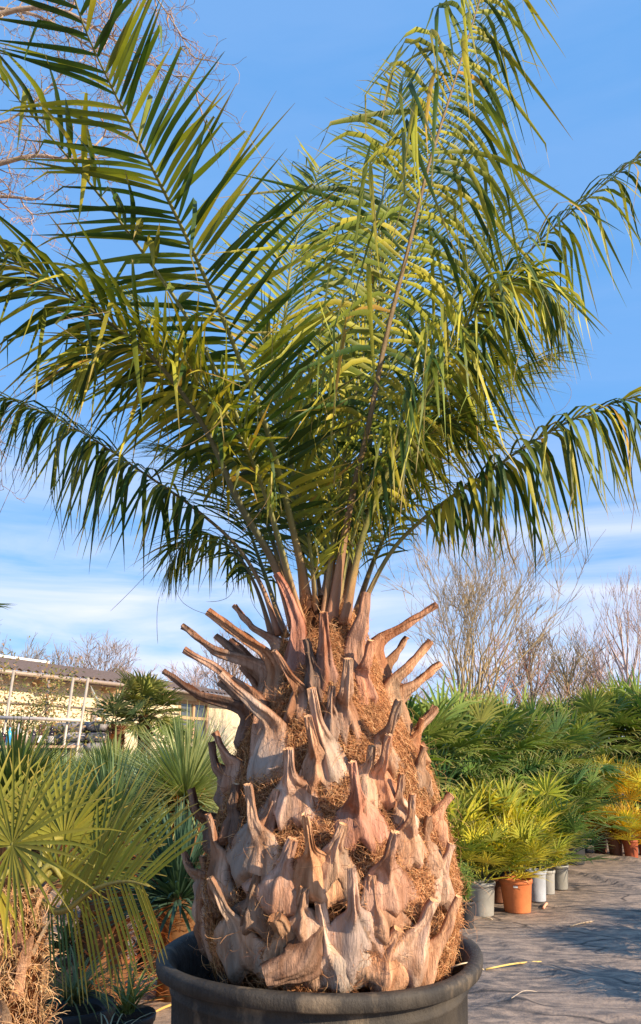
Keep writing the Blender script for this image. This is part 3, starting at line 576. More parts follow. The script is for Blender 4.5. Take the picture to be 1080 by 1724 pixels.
row(protoB, [(745, 9.9, 1.6), (805, 10.5, 1.65), (860, 11.0, 1.65), (905, 11.4, 1.6)], 'green fan palm half hidden behind the middle row, %s from the trunk', 'palm', 'fan palms behind the middle row')
row(protoA, [(738, 7.6, 1.5), (785, 8.0, 1.6), (840, 8.3, 1.65), (888, 8.7, 1.55)], 'yellow green fan palm above the front pots, %s from the trunk', 'palm', 'yellow green fan palms above the front pots')
row(protoB, [(985, 13.2, 1.35), (1022, 13.8, 1.45), (1062, 14.2, 1.5), (1098, 13.9, 1.5)], 'bushy green palm beyond the path under the tall crowns, %s from the left', 'palm', 'bushy palms beyond the path')
# front row, each with its own pot
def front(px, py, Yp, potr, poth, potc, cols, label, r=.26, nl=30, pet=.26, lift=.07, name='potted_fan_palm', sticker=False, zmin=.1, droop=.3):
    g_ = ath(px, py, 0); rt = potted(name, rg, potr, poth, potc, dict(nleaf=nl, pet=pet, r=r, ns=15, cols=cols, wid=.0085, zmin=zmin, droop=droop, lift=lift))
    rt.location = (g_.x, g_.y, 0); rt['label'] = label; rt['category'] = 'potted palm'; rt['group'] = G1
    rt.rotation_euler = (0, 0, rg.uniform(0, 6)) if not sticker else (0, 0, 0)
    if sticker:
        m = MB((.85, .85, .83)); n = 5; vs = []
        for i in range(n + 1):
            a = R(-112 + i * 3.0); vs += [(math.cos(a) * (potr + .0035), math.sin(a) * (potr + .0035), poth * .79), (math.cos(a) * (potr + .0055), math.sin(a) * (potr + .0055), poth * .855)]
        m.add(vs, [(2 * i, 2 * i + 2, 2 * i + 3, 2 * i + 1) for i in range(n)]); st = m.build('sticker', paintM, rt)
    return rt
front(812, 1541, 0, .125, .27, GR, [FY, (.40, .42, .06), (.24, .28, .05)], 'fan palm in the stained grey pot left of the terracotta pot', r=.27, nl=34, pet=.30)
front(841, 1519, 0, .09, .20, BR, [FG, FY], 'fan palm in the dark brown pot squeezed between grey and terracotta pots', r=.22, nl=20, pet=.2)
front(872, 1535, 0, .142, .27, TC, [FY, FY, (.34, .36, .05)], 'golden green fan palm in the bright terracotta pot with a white sticker', r=.28, nl=40, pet=.30, sticker=True)
front(905, 1517, 0, .10, .27, (.42, .45, .50), [FY, (.28, .34, .05), FG], 'fan palm in the pale bluish pot just right of the terracotta pot', r=.27, nl=30, pet=.28)
front(922, 1505, 0, .088, .22, (.36, .35, .33), [FY, (.3, .22, .06), FG], 'small yellowing fan palm in the second pale grey pot', r=.18, nl=20, pet=.16)
front(943, 1497, 0, .10, .23, (.27, .26, .23), [FG, FD, (.08, .15, .03)], 'deep green fan palm in the last grey pot of the front row', r=.32, nl=34, pet=.34)
# feathery shrub in small black pots close to the trunk
def shrub(px, py, potr, poth, potc, hgt, wdt, col, label, rng, n=420):
    g_ = ath(px, py, 0); rt = root('feathery_shrub', (g_.x, g_.y, 0), label, 'potted shrub', 'small shrubs beside the trunk')
    m = pot_mesh(potr, poth, potc); m.v = [(x + g_.x, y + g_.y, z) for x, y, z in m.v]; m.build('pot', plM, rt)
    f = MB(); o = V((g_.x, g_.y, poth * .9))
    for i in range(14):
        a = rng.uniform(0, 6.28); e = V((math.cos(a) * wdt * rng.random(), math.sin(a) * wdt * rng.random(), hgt * rng.uniform(.6, 1))); C = [o, o + e * .5 + V((0, 0, .03)), o + e]
        f.tube(C, [.004, .003, .0015], 4, (.16, .14, .05), False)
        for k in range(n // 14):
            t_ = rng.uniform(.15, 1); p = o + e * t_; d = V((rng.gauss(0, 1), rng.gauss(0, 1), rng.gauss(.5, .8))).normalized(); L_ = rng.uniform(.03, .09); w_ = d.orthogonal().normalized() * .0035
            f.add([p - w_, p + w_, p + d * L_], [(0, 1, 2)], cvar(rng, col, .25))
    f.build('foliage', fanM, rt); return rt
shrub(787, 1563, .065, .20, (.035, .035, .04), .32, .14, (.17, .24, .05), 'feathery light green shrub in the small black pot nearest the trunk', rg, 900)
shrub(766, 1572, .06, .17, (.20, .22, .25), .36, .15, (.15, .22, .05), 'feathery shrub in a small grey pot half hidden by the tub', rg, 800)
# across the path: brown pots with golden palms
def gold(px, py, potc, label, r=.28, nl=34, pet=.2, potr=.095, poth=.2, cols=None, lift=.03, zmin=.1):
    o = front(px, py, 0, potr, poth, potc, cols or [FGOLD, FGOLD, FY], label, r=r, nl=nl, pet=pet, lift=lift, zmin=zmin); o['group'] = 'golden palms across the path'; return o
gold(1012, 1437, BR, 'golden fan palm in the leftmost brown pot across the path', potr=.10, poth=.27)
gold(1038, 1441, (.20, .075, .035), 'golden fan palm in the middle brown pot across the path', potr=.10, poth=.24, nl=26)
gold(1064, 1444, (.34, .085, .035), 'golden fan palm in the reddish pot near the picture edge', potr=.10, poth=.22, nl=26)
gold(1088, 1440, (.2, .07, .035), 'golden fan palm cut off by the picture edge', potr=.10, poth=.24)
o = gold(1056, 1420, BK, 'large yellow fan palm rising behind the small golden ones', r=.5, nl=30, pet=.62, zmin=.45, potr=.16, poth=.36, cols=[FGOLD, FY, (.4, .33, .03)])
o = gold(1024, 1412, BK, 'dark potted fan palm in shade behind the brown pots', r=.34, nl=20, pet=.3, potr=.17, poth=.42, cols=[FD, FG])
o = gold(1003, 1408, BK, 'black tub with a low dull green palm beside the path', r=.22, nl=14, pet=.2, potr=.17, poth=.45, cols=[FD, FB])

# ------------------------------------------------------------------ left side planting
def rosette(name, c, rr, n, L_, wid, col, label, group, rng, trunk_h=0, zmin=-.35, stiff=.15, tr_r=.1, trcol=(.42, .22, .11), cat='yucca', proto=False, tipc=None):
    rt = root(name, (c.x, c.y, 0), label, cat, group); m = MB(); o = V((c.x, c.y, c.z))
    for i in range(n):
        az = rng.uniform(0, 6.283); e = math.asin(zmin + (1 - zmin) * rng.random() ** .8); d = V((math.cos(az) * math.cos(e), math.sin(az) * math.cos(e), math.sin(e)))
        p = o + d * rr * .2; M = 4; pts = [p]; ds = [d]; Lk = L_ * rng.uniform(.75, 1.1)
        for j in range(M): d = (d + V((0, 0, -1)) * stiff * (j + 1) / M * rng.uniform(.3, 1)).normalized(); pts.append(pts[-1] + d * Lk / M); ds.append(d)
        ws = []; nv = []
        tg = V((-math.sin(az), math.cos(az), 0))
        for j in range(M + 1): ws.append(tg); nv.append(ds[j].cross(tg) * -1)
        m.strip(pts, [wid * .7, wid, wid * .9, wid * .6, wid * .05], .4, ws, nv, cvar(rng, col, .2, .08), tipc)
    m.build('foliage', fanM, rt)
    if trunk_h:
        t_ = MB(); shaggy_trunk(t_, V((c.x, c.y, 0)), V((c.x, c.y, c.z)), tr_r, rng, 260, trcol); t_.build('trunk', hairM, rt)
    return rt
ry = random.Random(8)
BLG = (.16, .22, .12); BL2 = (.10, .17, .12)
c = at(312, 1345, 5.1); rosette('yucca', c, .3, 800, .50, .0065, (.32, .37, .17), 'spiky grey green yucca head on a shaggy orange trunk behind the big palm', 'yuccas on the left', ry, c.z, zmin=-.5, tr_r=.13, trcol=(.62, .30, .12))
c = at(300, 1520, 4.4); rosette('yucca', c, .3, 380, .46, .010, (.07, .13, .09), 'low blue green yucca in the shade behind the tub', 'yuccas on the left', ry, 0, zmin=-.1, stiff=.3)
c = at(262, 1392, 5.6); rosette('yucca', c, .3, 520, .46, .008, (.28, .36, .22), 'pale blue green yucca between the near fan palm and the trunk', 'yuccas on the left', ry, c.z, zmin=-.2, tr_r=.08, trcol=(.16, .10, .06))
c = at(185, 1400, 4.8); rosette('yucca', c, .3, 420, .44, .008, (.14, .21, .10), 'blue green yucca with an orange trunk directly behind the near fan palm', 'yuccas on the left', ry, c.z, zmin=-.1, tr_r=.16, trcol=(.72, .34, .15))
c = at(20, 1345, 4.6); rosette('yucca', c, .3, 420, .42, .008, (.19, .23, .06), 'yellow green yucca at the left picture edge', 'yuccas on the left', ry, c.z, zmin=-.3, tr_r=.10)
c = at(190, 1330, 7.2); rosette('yucca', c, .3, 520, .48, .009, (.20, .25, .09), 'leafy yucca in front of the building, nearest the middle', 'yuccas on the left', ry, c.z, zmin=-.3, tr_r=.12)
yp = [rosette('yucca', V((0, 0, .78)), .3, 380, .46, .010, (.32, .36, .13), '', '', ry, .78, zmin=-.45, tr_r=.11), rosette('yucca', V((0, 0, .74)), .3, 380, .44, .010, (.20, .28, .13), '', '', ry, .74, zmin=-.45, tr_r=.11)]
k = 0
for rowi, (Y, xs_, sc) in enumerate(((8.8, (30, 110, 180, 255, 330), 1.12), (10.6, (10, 80, 150, 215, 280, 345), 1.15), (12.6, (120, 180, 235, 290, 345), 1.12))):
    for i, px in enumerate(xs_):
        p = at(px + ry.uniform(-12, 12), 1256, Y + ry.uniform(-.4, .4)); put(yp[(i + rowi) % 2], V((p.x, p.y, 0)), ry.uniform(0, 6), sc * ry.uniform(.92, 1.06),
            '%s yucca from the left in the %s yucca row before the building' % (ord_(i), ('nearest', 'middle', 'farthest')[rowi]), 'yucca', 'rows of yuccas before the building')
# two windmill palms before the wall
wp = []
def windmill(px, pytop, pybase, Y, r, label, rng, col, nl=26, pet=.42):
    c = at(px, pytop, Y); rt = root('windmill_palm', (c.x, c.y, 0), label, 'palm', 'windmill palms before the building'); t_ = MB(); shaggy_trunk(t_, V((c.x, c.y, 0)), c, .12, rng, 400, (.50, .24, .13)); t_.build('trunk', hairM, rt)
    m = MB(); fan_crown(m, c, nl, pet, r, 24, col, rng, zmin=-.5, wid=.02, droop=.35, pr=.009); m.build('crown', fanM, rt); return rt
windmill(246, 1205, 0, 13.5, .48, 'round crowned windmill palm before the cream wall', ry, [(.20, .22, .06), (.14, .17, .05)], nl=30)
windmill(200, 1222, 0, 13.0, .50, 'narrow upright windmill palm left of the round crowned one', ry, [(.10, .15, .08), (.13, .17, .07)], nl=9, pet=.30)
windmill(296, 1262, 0, 14.0, .36, 'low pale fan palm right of the round crowned palm', ry, [(.18, .22, .10), (.15, .22, .05)], nl=16, pet=.3)
# tall fan palm outside the left edge, its leaf tips reach into view
c = at(-52, 1020, 5.2); rt = root('windmill_palm', (c.x, c.y, 0), 'fan palm beyond the left edge with only leaf tips in view', 'palm'); t_ = MB(); shaggy_trunk(t_, V((c.x, c.y, 0)), c, .11, ry, 200); t_.build('trunk', hairM, rt)
m = MB(); fan_leaf_mesh(m, c, at(-38, 1022, 5.15), ry, .30, 22, FG, FG, R(200), .014, .2)
for q in ((-100, 980), (-120, 1040), (-70, 1080)): fan_leaf_mesh(m, c, at(q[0], q[1], 5.3), ry, .3, 22, FG, FG, R(220), .014, .3)
m.build('crown', fanM, rt)

# ---- near fan palm at the lower left
ry = random.Random(15)
TB = at(26, 1700, 2.35); TTp = at(48, 1500, 2.38); near = root('fan_palm', (TB.x, TB.y, 0), 'near yellow green fan palm with shaggy fibrous trunk at the lower left', 'palm')
t_ = MB(); pts = [V((TB.x, TB.y, z)) for z in (0.1, .3, .5, .62)] + [at(42, 1590, 2.36), TTp]
t_.tube(spline(pts, 14), [.07, .075, .078, .078, .078, .078, .075, .07, .065, .06, .055, .05, .04, .03], 14, (.36, .20, .10)); t_.build('trunk', fibreM, near)
pb = MB(BK); pb.lathe([(0, .01), (.17, .01), (.2, .3), (.215, .3), (.215, .33), (.2, .33), (.19, .28), (0, .28)], 32, (TB.x, TB.y)); pb.build('pot', plM, near)
h_ = MB(); h_.smooth = False
for i in range(5200):
    z = ry.uniform(.32, 1.0); a = ry.uniform(0, 6.28); o = V((math.cos(a), math.sin(a), 0)); f = max(0, (z - .62) / .4); cx = TB.x + (TTp.x - TB.x) * f; r = .078 - .035 * f
    p = V((cx, TB.y, z)) + o * r; d = (V((0, 0, 1)) + o * ry.uniform(-.2, .5) + V((ry.gauss(0, .4), ry.gauss(0, .4), 0))).normalized()
    strand(p, d, ry.uniform(.03, .09), ry.uniform(.001, .0028), cvar(ry, ry.choice([(.62, .36, .17), (.75, .50, .28), (.36, .18, .08)]), .2), h_, .7, False)
h_.build('fibre', hairM, near, kind='stuff')
for i in range(34):
    z = ry.uniform(.36, .95); a = i * 2.4; o = V((math.cos(a), math.sin(a), 0)); f = max(0, (z - .62) / .4); cx = TB.x + (TTp.x - TB.x) * f; r = .076 - .035 * f; p = V((cx, TB.y, z)) + o * r
    n_, w1, ln = 8, ry.uniform(.008, .017), ry.uniform(.07, .15); C = spline([p, p + o * .02 + V((0, 0, ln * .5)), p + o * ry.uniform(.04, .08) + V((0, 0, ln))], n_); tg = V((-o.y, o.x, 0)); m = MB()
    m.strip(C, [w1 * (1.3 - .8 * q / (n_ - 1)) * (1 if q < n_ - 1 else .6) for q in range(n_)], -.5, [tg] * n_, [o] * n_, cvar(ry, (.85, .75, .62), .3)); m.build('leaf_base', bootM, near)
def near_leaf(hub, d, nrm, r, ns, span, wid, c, droop=.15, costa=0., base=None, cup=.08, tipc=(.42, .32, .08)):
    m = MB(); fan_blade(m, hub, d, nrm, r, ns, span, wid, ry, c, droop, .35, tipc, costa, 7, .35, cup); o = m.build('leaf', fanM, near); s_ = MB((.24, .22, .05))
    b0 = base or TTp; C = spline([b0, b0.lerp(hub, .55) + V((0, 0, .05)), hub], 10); s_.tube(C, [.012 - .0006 * i for i in range(10)], 6); 
    if costa: s_.tube([hub, hub + d.normalized() * costa * r], [.006, .002], 5)
    s_.build('petiole', stemM, o, origin=V(near['_o'])); return o
YL = (.22, .21, .028); YL2 = (.30, .26, .03)
near_leaf(at(22, 1422, 2.15), V((.55, -.1, .35)), V((.1, -1, .45)), .30, 30, R(320), .0048, YL)                          # fan facing the camera at the edge
near_leaf(at(108, 1412, 2.5), V((.1, .3, 1)), V((0, -1, .3)), .27, 30, R(200), .0060, YL, .05)                          # upright fan
near_leaf(at(165, 1462, 2.45), V((.5, .2, .9)), V((-.5, -1, .3)), .32, 28, R(170), .0055, (.18, .19, .03), .08)
near_leaf(at(40, 1400, 2.6), V((-.15, .2, 1)), V((.2, -1, .3)), .27, 26, R(200), .0060, (.20, .21, .035), .05)
near_leaf(at(-30, 1400, 2.5), V((-.5, 0, 1)), V((.4, -1, .3)), .27, 26, R(220), .0065, YL, .1)
near_leaf(at(-5, 1490, 2.3), V((-.1, -.5, -.7)), V((.2, -1, .3)), .24, 12, R(110), .005, YL2, .3)
near_leaf(at(80, 1480, 2.75), V((.5, .8, .6)), V((-.2, -.5, 1)), .34, 24, R(200), .0060, (.15, .17, .03), .15)
near_leaf(at(105, 1480, 2.4), V((.4, -.1, .4)), V((.3, -1, .5)), .20, 18, R(240), .0045, YL, .12)
# the long feather-shaped leaf reaching towards the tub
def feather(P, Lu, Ld, n, rng):
    C = spline(P, 40); m = MB(); s_ = MB((.20, .17, .04)); s_.tube(C, [.010 * (1 - i / 40) + .002 for i in range(40)], 6)
    for i in range(n):
        for side in (1, -1):
            t_ = .22 + .78 * i / n; k = int(t_ * 39); T = (C[min(39, k + 1)] - C[k - 1]).normalized(); u = i / n
            d = (T * (.62 + .45 * u) + V((0, 0, 1)) * (1.0 if side > 0 else 0) + (V((.08, -.05, -1.15)) if side < 0 else V((.1, -.06, 0)))).normalized() if side > 0 else (T * (.12 + .3 * u) + V((.12 + .15 * u, -.08, -1))).normalized()
            L_ = (Lu if side > 0 else Ld) * (.75 + .4 * math.sin(math.pi * u)) * rng.uniform(.92, 1.05); M = 6; pts = [C[k]]; ds = [d]
            for j in range(M): d = (d + V((0, 0, -1)) * .05 * j * rng.random()).normalized(); pts.append(pts[-1] + d * L_ / M); ds.append(d)
            ws = [(T - q * T.dot(q)).normalized() for q in ds]; nv = [q.cross(x_) for q, x_ in zip(ds, ws)]
            col = YL if side > 0 else (YL2 if u > .25 else FD)
            m.strip(pts, [.003, .0042, .0045, .0042, .0035, .0025, .0006], .5, ws, nv, cvar(rng, col, .18), (.40, .30, .08))
    o = m.build('leaf', fanM, near); s_.build('midrib', stemM, o, origin=V(near['_o']))
feather([TTp, at(100, 1535, 2.3), at(160, 1497, 2.22), at(212, 1484, 2.16), at(252, 1492, 2.12)], .31, .23, 23, ry)

# ---- dark pots and the small things on the ground at the left
def plain_pot(px, py, r, h, col, label, cat='pot', plant=None, Y=None, group=None, name='plant_pot'):
    p = ath(px, py, 0) if Y is None else V((at(px, 1256, Y).x, Y, 0)); rt = root(name, (p.x, p.y, 0), label, cat, group); m = pot_mesh(r, h, col); m.v = [(x + p.x, y + p.y, z) for x, y, z in m.v]; m.build('pot', plM, rt)
    s_ = MB(); s_.lathe([(0, h * .93), (r * .92, h * .92)], 24, (p.x, p.y)); s_.build('soil', soilM, rt)
    if plant: plant(rt, p, h)
    return rt
def grassy(col, n, L_, droop, wid=.003):
    def f(rt, p, h):
        m = MB()
        for i in range(n):
            a = ry.uniform(0, 6.28); d = V((math.cos(a) * .6, math.sin(a) * .6, ry.uniform(.5, 1.3))).normalized(); q = V((p.x + ry.gauss(0, .015), p.y + ry.gauss(0, .015), h)); pts = [q]; Lk = L_ * ry.uniform(.6, 1.2); tg = V((-math.sin(a), math.cos(a), 0))
            for j in range(6): d = (d + V((0, 0, -1)) * droop * ry.uniform(.6, 1.2)).normalized(); pts.append(pts[-1] + d * Lk / 6)
            m.strip(pts, [wid] * 5 + [wid * .7, wid * .1], .3, [tg] * 7, [V((0, 0, 1))] * 7, cvar(ry, col, .25))
        m.build('foliage', hairM, rt)
    return f
plain_pot(160, 1660, .17, .36, (.02, .022, .025), 'dark round nursery pot with drooping grassy leaves beside the tub', 'potted plant', grassy((.16, .17, .07), 130, .34, .28, .0035), Y=3.7, name='potted_grass')
plain_pot(212, 1700, .055, .30, (.03, .032, .04), 'slim black pot with thin dry blades left of the tub', 'potted plant', grassy((.34, .31, .20), 40, .26, .3, .0025), Y=3.35, name='potted_grass')
plain_pot(245, 1600, .12, .24, (.02, .022, .025), 'black pot hidden behind the drooping yellow leaflets', 'potted plant', grassy((.20, .24, .07), 60, .22, .12, .005), Y=4.0, name='potted_grass')
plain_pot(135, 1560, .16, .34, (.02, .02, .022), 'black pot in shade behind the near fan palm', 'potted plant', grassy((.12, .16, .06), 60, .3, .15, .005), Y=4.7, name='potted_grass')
def low(rt, p, h):
    m = MB()
    for i in range(1500):
        a = ry.uniform(0, 6.28); q = V((p.x + .17 * math.cos(a) * ry.random() ** .5, p.y + .17 * math.sin(a) * ry.random() ** .5, h + ry.uniform(-.02, .10))); d = V((ry.gauss(0, 1), ry.gauss(0, 1), ry.gauss(.4, .7))).normalized() * .02; e = d.orthogonal().normalized() * .005
        m.add([q - e, q + d * .5 - e * 1.6, q + d, q + d * .5 + e * 1.6], [(0, 1, 2, 3)], cvar(ry, (.05, .09, .05), .4))
    m.build('foliage', fanM, rt)
plain_pot(0, 0, .17, .40, (.02, .02, .022), 'low dark leafy plant in a pot at the bottom edge', 'potted plant', low, Y=2.62, name='potted_shrub').location.x = at(108, 1700, 2.62).x

# straw pieces on the fabric
def straw(a, b_, r, col, label, name='straw'):
    p, q = ath(*a, .012), ath(*b_, .010); p.z = gz(p.x, p.y) + .008; q.z = gz(q.x, q.y) + .008; m = MB(col); mid = p.lerp(q, .5); mid.z = max(p.z, q.z, gz(mid.x, mid.y) + .006) + .004
    m.tube(spline([p, mid, q], 8), [r] * 7 + [r * .4], 6); tag(m.build(name, hairM), label, 'straw', 'straws on the ground')
straw((818, 1632), (912, 1622), .006, (.85, .62, .22), 'long yellow straw on the fabric right of the tub')
straw((250, 1712), (292, 1692), .007, (.70, .45, .14), 'golden leaf strip on the ground left of the tub')
straw((812, 1545), (830, 1549), .006, (.75, .6, .4), 'short straw before the grey pot')
straw((915, 1527), (922, 1520), .012, (.8, .45, .3), 'curled dry leaf piece right of the terracotta pot')
straw((862, 1690), (905, 1668), .002, (.6, .5, .4), 'thin pale thread near the bottom of the path')
straw((960, 1560), (1000, 1552), .006, (.5, .38, .26), 'small twig in the shaded part of the path')
# thin root string over the tub rim
m = MB((.8, .66, .45)); m.tube(spline([at(752, 1632, 2.78), at(780, 1622, 2.75), at(800, 1622, 2.83), at(815, 1633, 2.9)], 14), .0022, 5)
tag(m.build('root_string', hairM), 'thin pale root string hanging over the right rim of the tub', 'string')

# ------------------------------------------------------------------ building
E0 = ath(0, 1131, 3.2); E1 = ath(350, 1170, 3.2); ud = (E1 - E0); ud.z = 0; UL = ud.length; ud.normalize(); nd = V((ud.y, -ud.x, 0))
BM = Matrix(((ud.x, nd.x, 0, E0.x), (ud.y, nd.y, 0, E0.y), (0, 0, 1, 0), (0, 0, 0, 1)))
def wallhit(px, py, n0=-.6):
    d = ray(px, py); o = V((E0.x, E0.y, 0)) + nd * n0; t_ = (o - CAM).dot(nd) / d.dot(nd); p = CAM + d * t_; return (p - o).dot(ud), p.z
bld = root('building', E0, 'low cream building with corrugated roof, gutter and timber window', 'building'); bld['_o'] = (E0.x, E0.y, 0); bld.location = (E0.x, E0.y, 0)
WN = -.6; CRM = (.76, .63, .42); WD = (.55, .36, .20)
def bx(name, mat, col, boxes, par=bld, **k):
    m = MB(col); m.smooth = False
    for a, b_ in boxes: m.box(a, b_, None, BM)
    return m.build(name, mat, par, origin=V(bld['_o']), **k)
ws0, wz1 = wallhit(302, 1178); ws1, _ = wallhit(352, 1178); _, wz0 = wallhit(330, 1250)
bx('wall', paintM, CRM, [((-6, WN - 6, 0), (ws0, WN, 3.25)), ((ws0, WN - 6, 0), (ws1, WN, max(.3, wz0))), ((ws0, WN - 6, wz1), (ws1, WN, 3.25)), ((ws1, WN - 6, 0), (UL + 4, WN, 3.25)), ((ws0, WN - 6, .1), (ws1, WN - .9, 3.1))])
fr_ = bx('window', paintM, WD, [((ws0, WN - .12, wz0), (ws0 + .12, WN + .02, wz1)), ((ws1 - .12, WN - .12, wz0), (ws1, WN + .02, wz1)), ((ws0, WN - .12, wz1 - .12), (ws1, WN + .025, wz1)), ((ws0, WN - .12, wz0), (ws1, WN + .025, wz0 + .1)),
     ((ws0 * .5 + ws1 * .5 - .06, WN - .1, wz0), (ws0 * .5 + ws1 * .5 + .06, WN + .015, wz1)), ((ws0, WN - .1, wz0 * .42 + wz1 * .58 - .05), (ws1, WN + .01, wz0 * .42 + wz1 * .58 + .05))])
bx('pane', glassM, (1, 1, 1), [((ws0 + .1, WN - .07, wz0 + .08), (ws1 - .1, WN - .05, wz1 - .1))], fr_)
# corrugated roof
m = MB((.20, .14, .11)); n = 260; vs = []
for i in range(n + 1):
    s_ = -6 + (UL + 10) * i / n
    for k_, (nn_, z) in enumerate(((.12, 3.30), (-6.8, 4.5))): vs.append(BM @ V((s_, nn_, z + .03 * math.sin(i * 1.57))))
m.add(vs, [(2 * i, 2 * i + 2, 2 * i + 3, 2 * i + 1) for i in range(n)]); m.build('roof', barkM, bld, origin=V(bld['_o']))
m = MB((.40, .31, .24)); m.tube([BM @ V((-6, .16, 3.2)), BM @ V((UL + 4, .16, 3.2))], .055, 8); m.build('gutter', metM, bld, origin=V(bld['_o']))
bx('fascia', paintM, (.30, .20, .13), [((-6, .0, 3.1), (UL + 4, .06, 3.27))])
for px in (60, 176, 262, 336):
    s_, _ = wallhit(px, 1150); bx('rafter', paintM, WD, [((s_ - .12, WN, 2.98), (s_ + .12, -.02, 3.2))])
bx('roof_edge_strip', paintM, (.8, .78, .75), [((2, -6.9, 4.52), (9, -6.7, 4.6))])
s_, z_ = wallhit(155, 1195); m = MB((.42, .36, .34)); m.tube([BM @ V((s_, WN + .1, .2)), BM @ V((s_, WN + .1, z_))], .06, 8); m.build('drain_pipe', metM, bld, origin=V(bld['_o']))
s2, z2_ = wallhit(161, 1196); m = MB((.75, .72, .68)); m.tube([BM @ V((s2, WN + .1, .2)), BM @ V((s2, WN + .1, z2_ - .05))], .06, 8); m.build('drain_pipe', metM, bld, origin=V(bld['_o']))
_, zc = wallhit(130, 1191); m = MB((.2, .17, .15)); m.tube([BM @ V((-6, WN + .04, zc)), BM @ V((ws0, WN + .04, zc))], .025, 6); m.build('cable', paintM, bld, origin=V(bld['_o']))
# satellite dish
dc = at(169, 1186, 15.5); dish = root('satellite_dish', (dc.x, dc.y, 0), 'grey satellite dish seen edge on beside the upright palm', 'satellite dish')
dn = V((.84, .18, .50)).normalized(); a_ = dn.orthogonal().normalized(); b__ = dn.cross(a_); m = MB((.42, .44, .34)); vs = [dc - dn * .06]; nr, na = 5, 24
for i in range(1, nr + 1):
    for k_ in range(na): r = .42 * i / nr; g_ = 6.283 * k_ / na; vs.append(dc + a_ * (r * math.cos(g_)) + b__ * (r * math.sin(g_)) - dn * (.06 * (1 - (i / nr) ** 2)))
fs = [(0, 1 + k_, 1 + (k_ + 1) % na) for k_ in range(na)] + [(1 + (i - 1) * na + k_, 1 + i * na + k_, 1 + i * na + (k_ + 1) % na, 1 + (i - 1) * na + (k_ + 1) % na) for i in range(1, nr) for k_ in range(na)]
m.add(vs, fs); m.build('reflector', metM, dish); m = MB((.5, .42, .3)); m.tube([V((dc.x + .12, dc.y, 0)), V((dc.x + .12, dc.y, dc.z - .35)), dc - dn * .05], .03, 8); m.build('mast', metM, dish)
m = MB((.5, .48, .42)); m.tube([dc - b__ * .4, dc + dn * .4], .012, 6); m.build('feed_arm', metM, dish)

# ------------------------------------------------------------------ tube frame with shelf, bottles, crate
YR = 10.2; GZ = (.50, .42, .33)
rack = root('tube_frame', V((at(60, 1256, YR).x, YR, 0)), 'light metal tube frame with a plank counter before the building', 'frame')
for (a, b_) in (((24, 1128), (-3, 1300)), ((124, 1141), (103, 1290)), ((149, 1141), (126, 1290))):
    p, q = at(*a, YR), at(*b_, YR); q = p + (q - p) * (p.z / (p.z - q.z)); m = MB(GZ); m.tube([q, p], .018, 8); m.build('pole', metM, rack)
p, q = at(82, 1145, YR + 2), at(72, 1300, YR + 2); q = p + (q - p) * (p.z / (p.z - q.z)); m = MB((.35, .27, .22)); m.tube([q, p], .022, 8); m.build('pole', metM, rack)
m = MB((.55, .48, .42)); m.tube([at(-30, 1207, YR - .05), at(62, 1210, YR - .05), at(136, 1213, YR - .05)], .022, 8); m.build('rail', metM, rack)
p = at(-25, 1255, YR); q = at(128, 1252, YR); m = MB((.62, .40, .26)); m.smooth = False; m.box((p.x, YR - .16, p.z - .03), (q.x, YR + .2, p.z)); m.build('shelf', barkM, rack); ZS = p.z
m = MB((.25, .22, .20)); m.smooth = False; xa, xb = at(64, 1256, YR).x, at(118, 1256, YR).x
for i in range(9): m.box((xa, YR + .02, .10 + i * .145), (xb, YR + .05, .10 + i * .145 + .125))
m.build('slatted_panel', barkM, rack)
def bottle(px, h, r, col, label, lab=None):
    x = at(px, 1256, YR).x; rt = root('bottle', (x, YR, ZS), label, 'bottle', 'bottles on the plank counter'); m = MB(col)
    m.lathe([(0, ZS + .001), (r, ZS + .001), (r, ZS + h * .55), (r * .85, ZS + h * .64), (r * .35, ZS + h * .76), (r * .32, ZS + h * .93)], 14, (x, YR)); m.build('glass', glazed, rt)
    m = MB((.12, .05, .04)); m.lathe([(r * .36, ZS + h * .92), (r * .36, ZS + h), (0, ZS + h)], 10, (x, YR)); m.build('cap', plM, rt)
    if lab: m = MB(lab); m.lathe([(r * 1.03, ZS + h * .14), (r * 1.03, ZS + h * .46)], 14, (x, YR)); m.build('paper_label', paintM, rt)
glazed = pmat('bottle glass', (.9, .9, .9), (1.1, 1.1, 1.1), 4, .12, 0, 1, .25, .6)
bottle(14, .24, .035, (.12, .55, .85), 'clear bottle with bright blue lower half', (.05, .35, .75)); bottle(29, .29, .048, (.65, .62, .66), 'wide clear bottle with a salmon label', (.85, .32, .22))
bottle(54, .24, .04, (.05, .035, .06), 'stubby dark bottle in the middle of the counter', (.08, .06, .09)); bottle(65, .26, .036, (.10, .04, .03), 'dark bottle with a round white label', (.82, .8, .75)); bottle(85, .25, .034, (.03, .018, .02), 'slim dark bottle standing alone at the right', (.5, .47, .45))
bottle(3, .22, .036, (.05, .03, .05), 'dark bottle at the left picture edge', (.2, .05, .06)); bottle(43, .2, .028, (.5, .42, .36), 'thin pale bottle behind the salmon one')
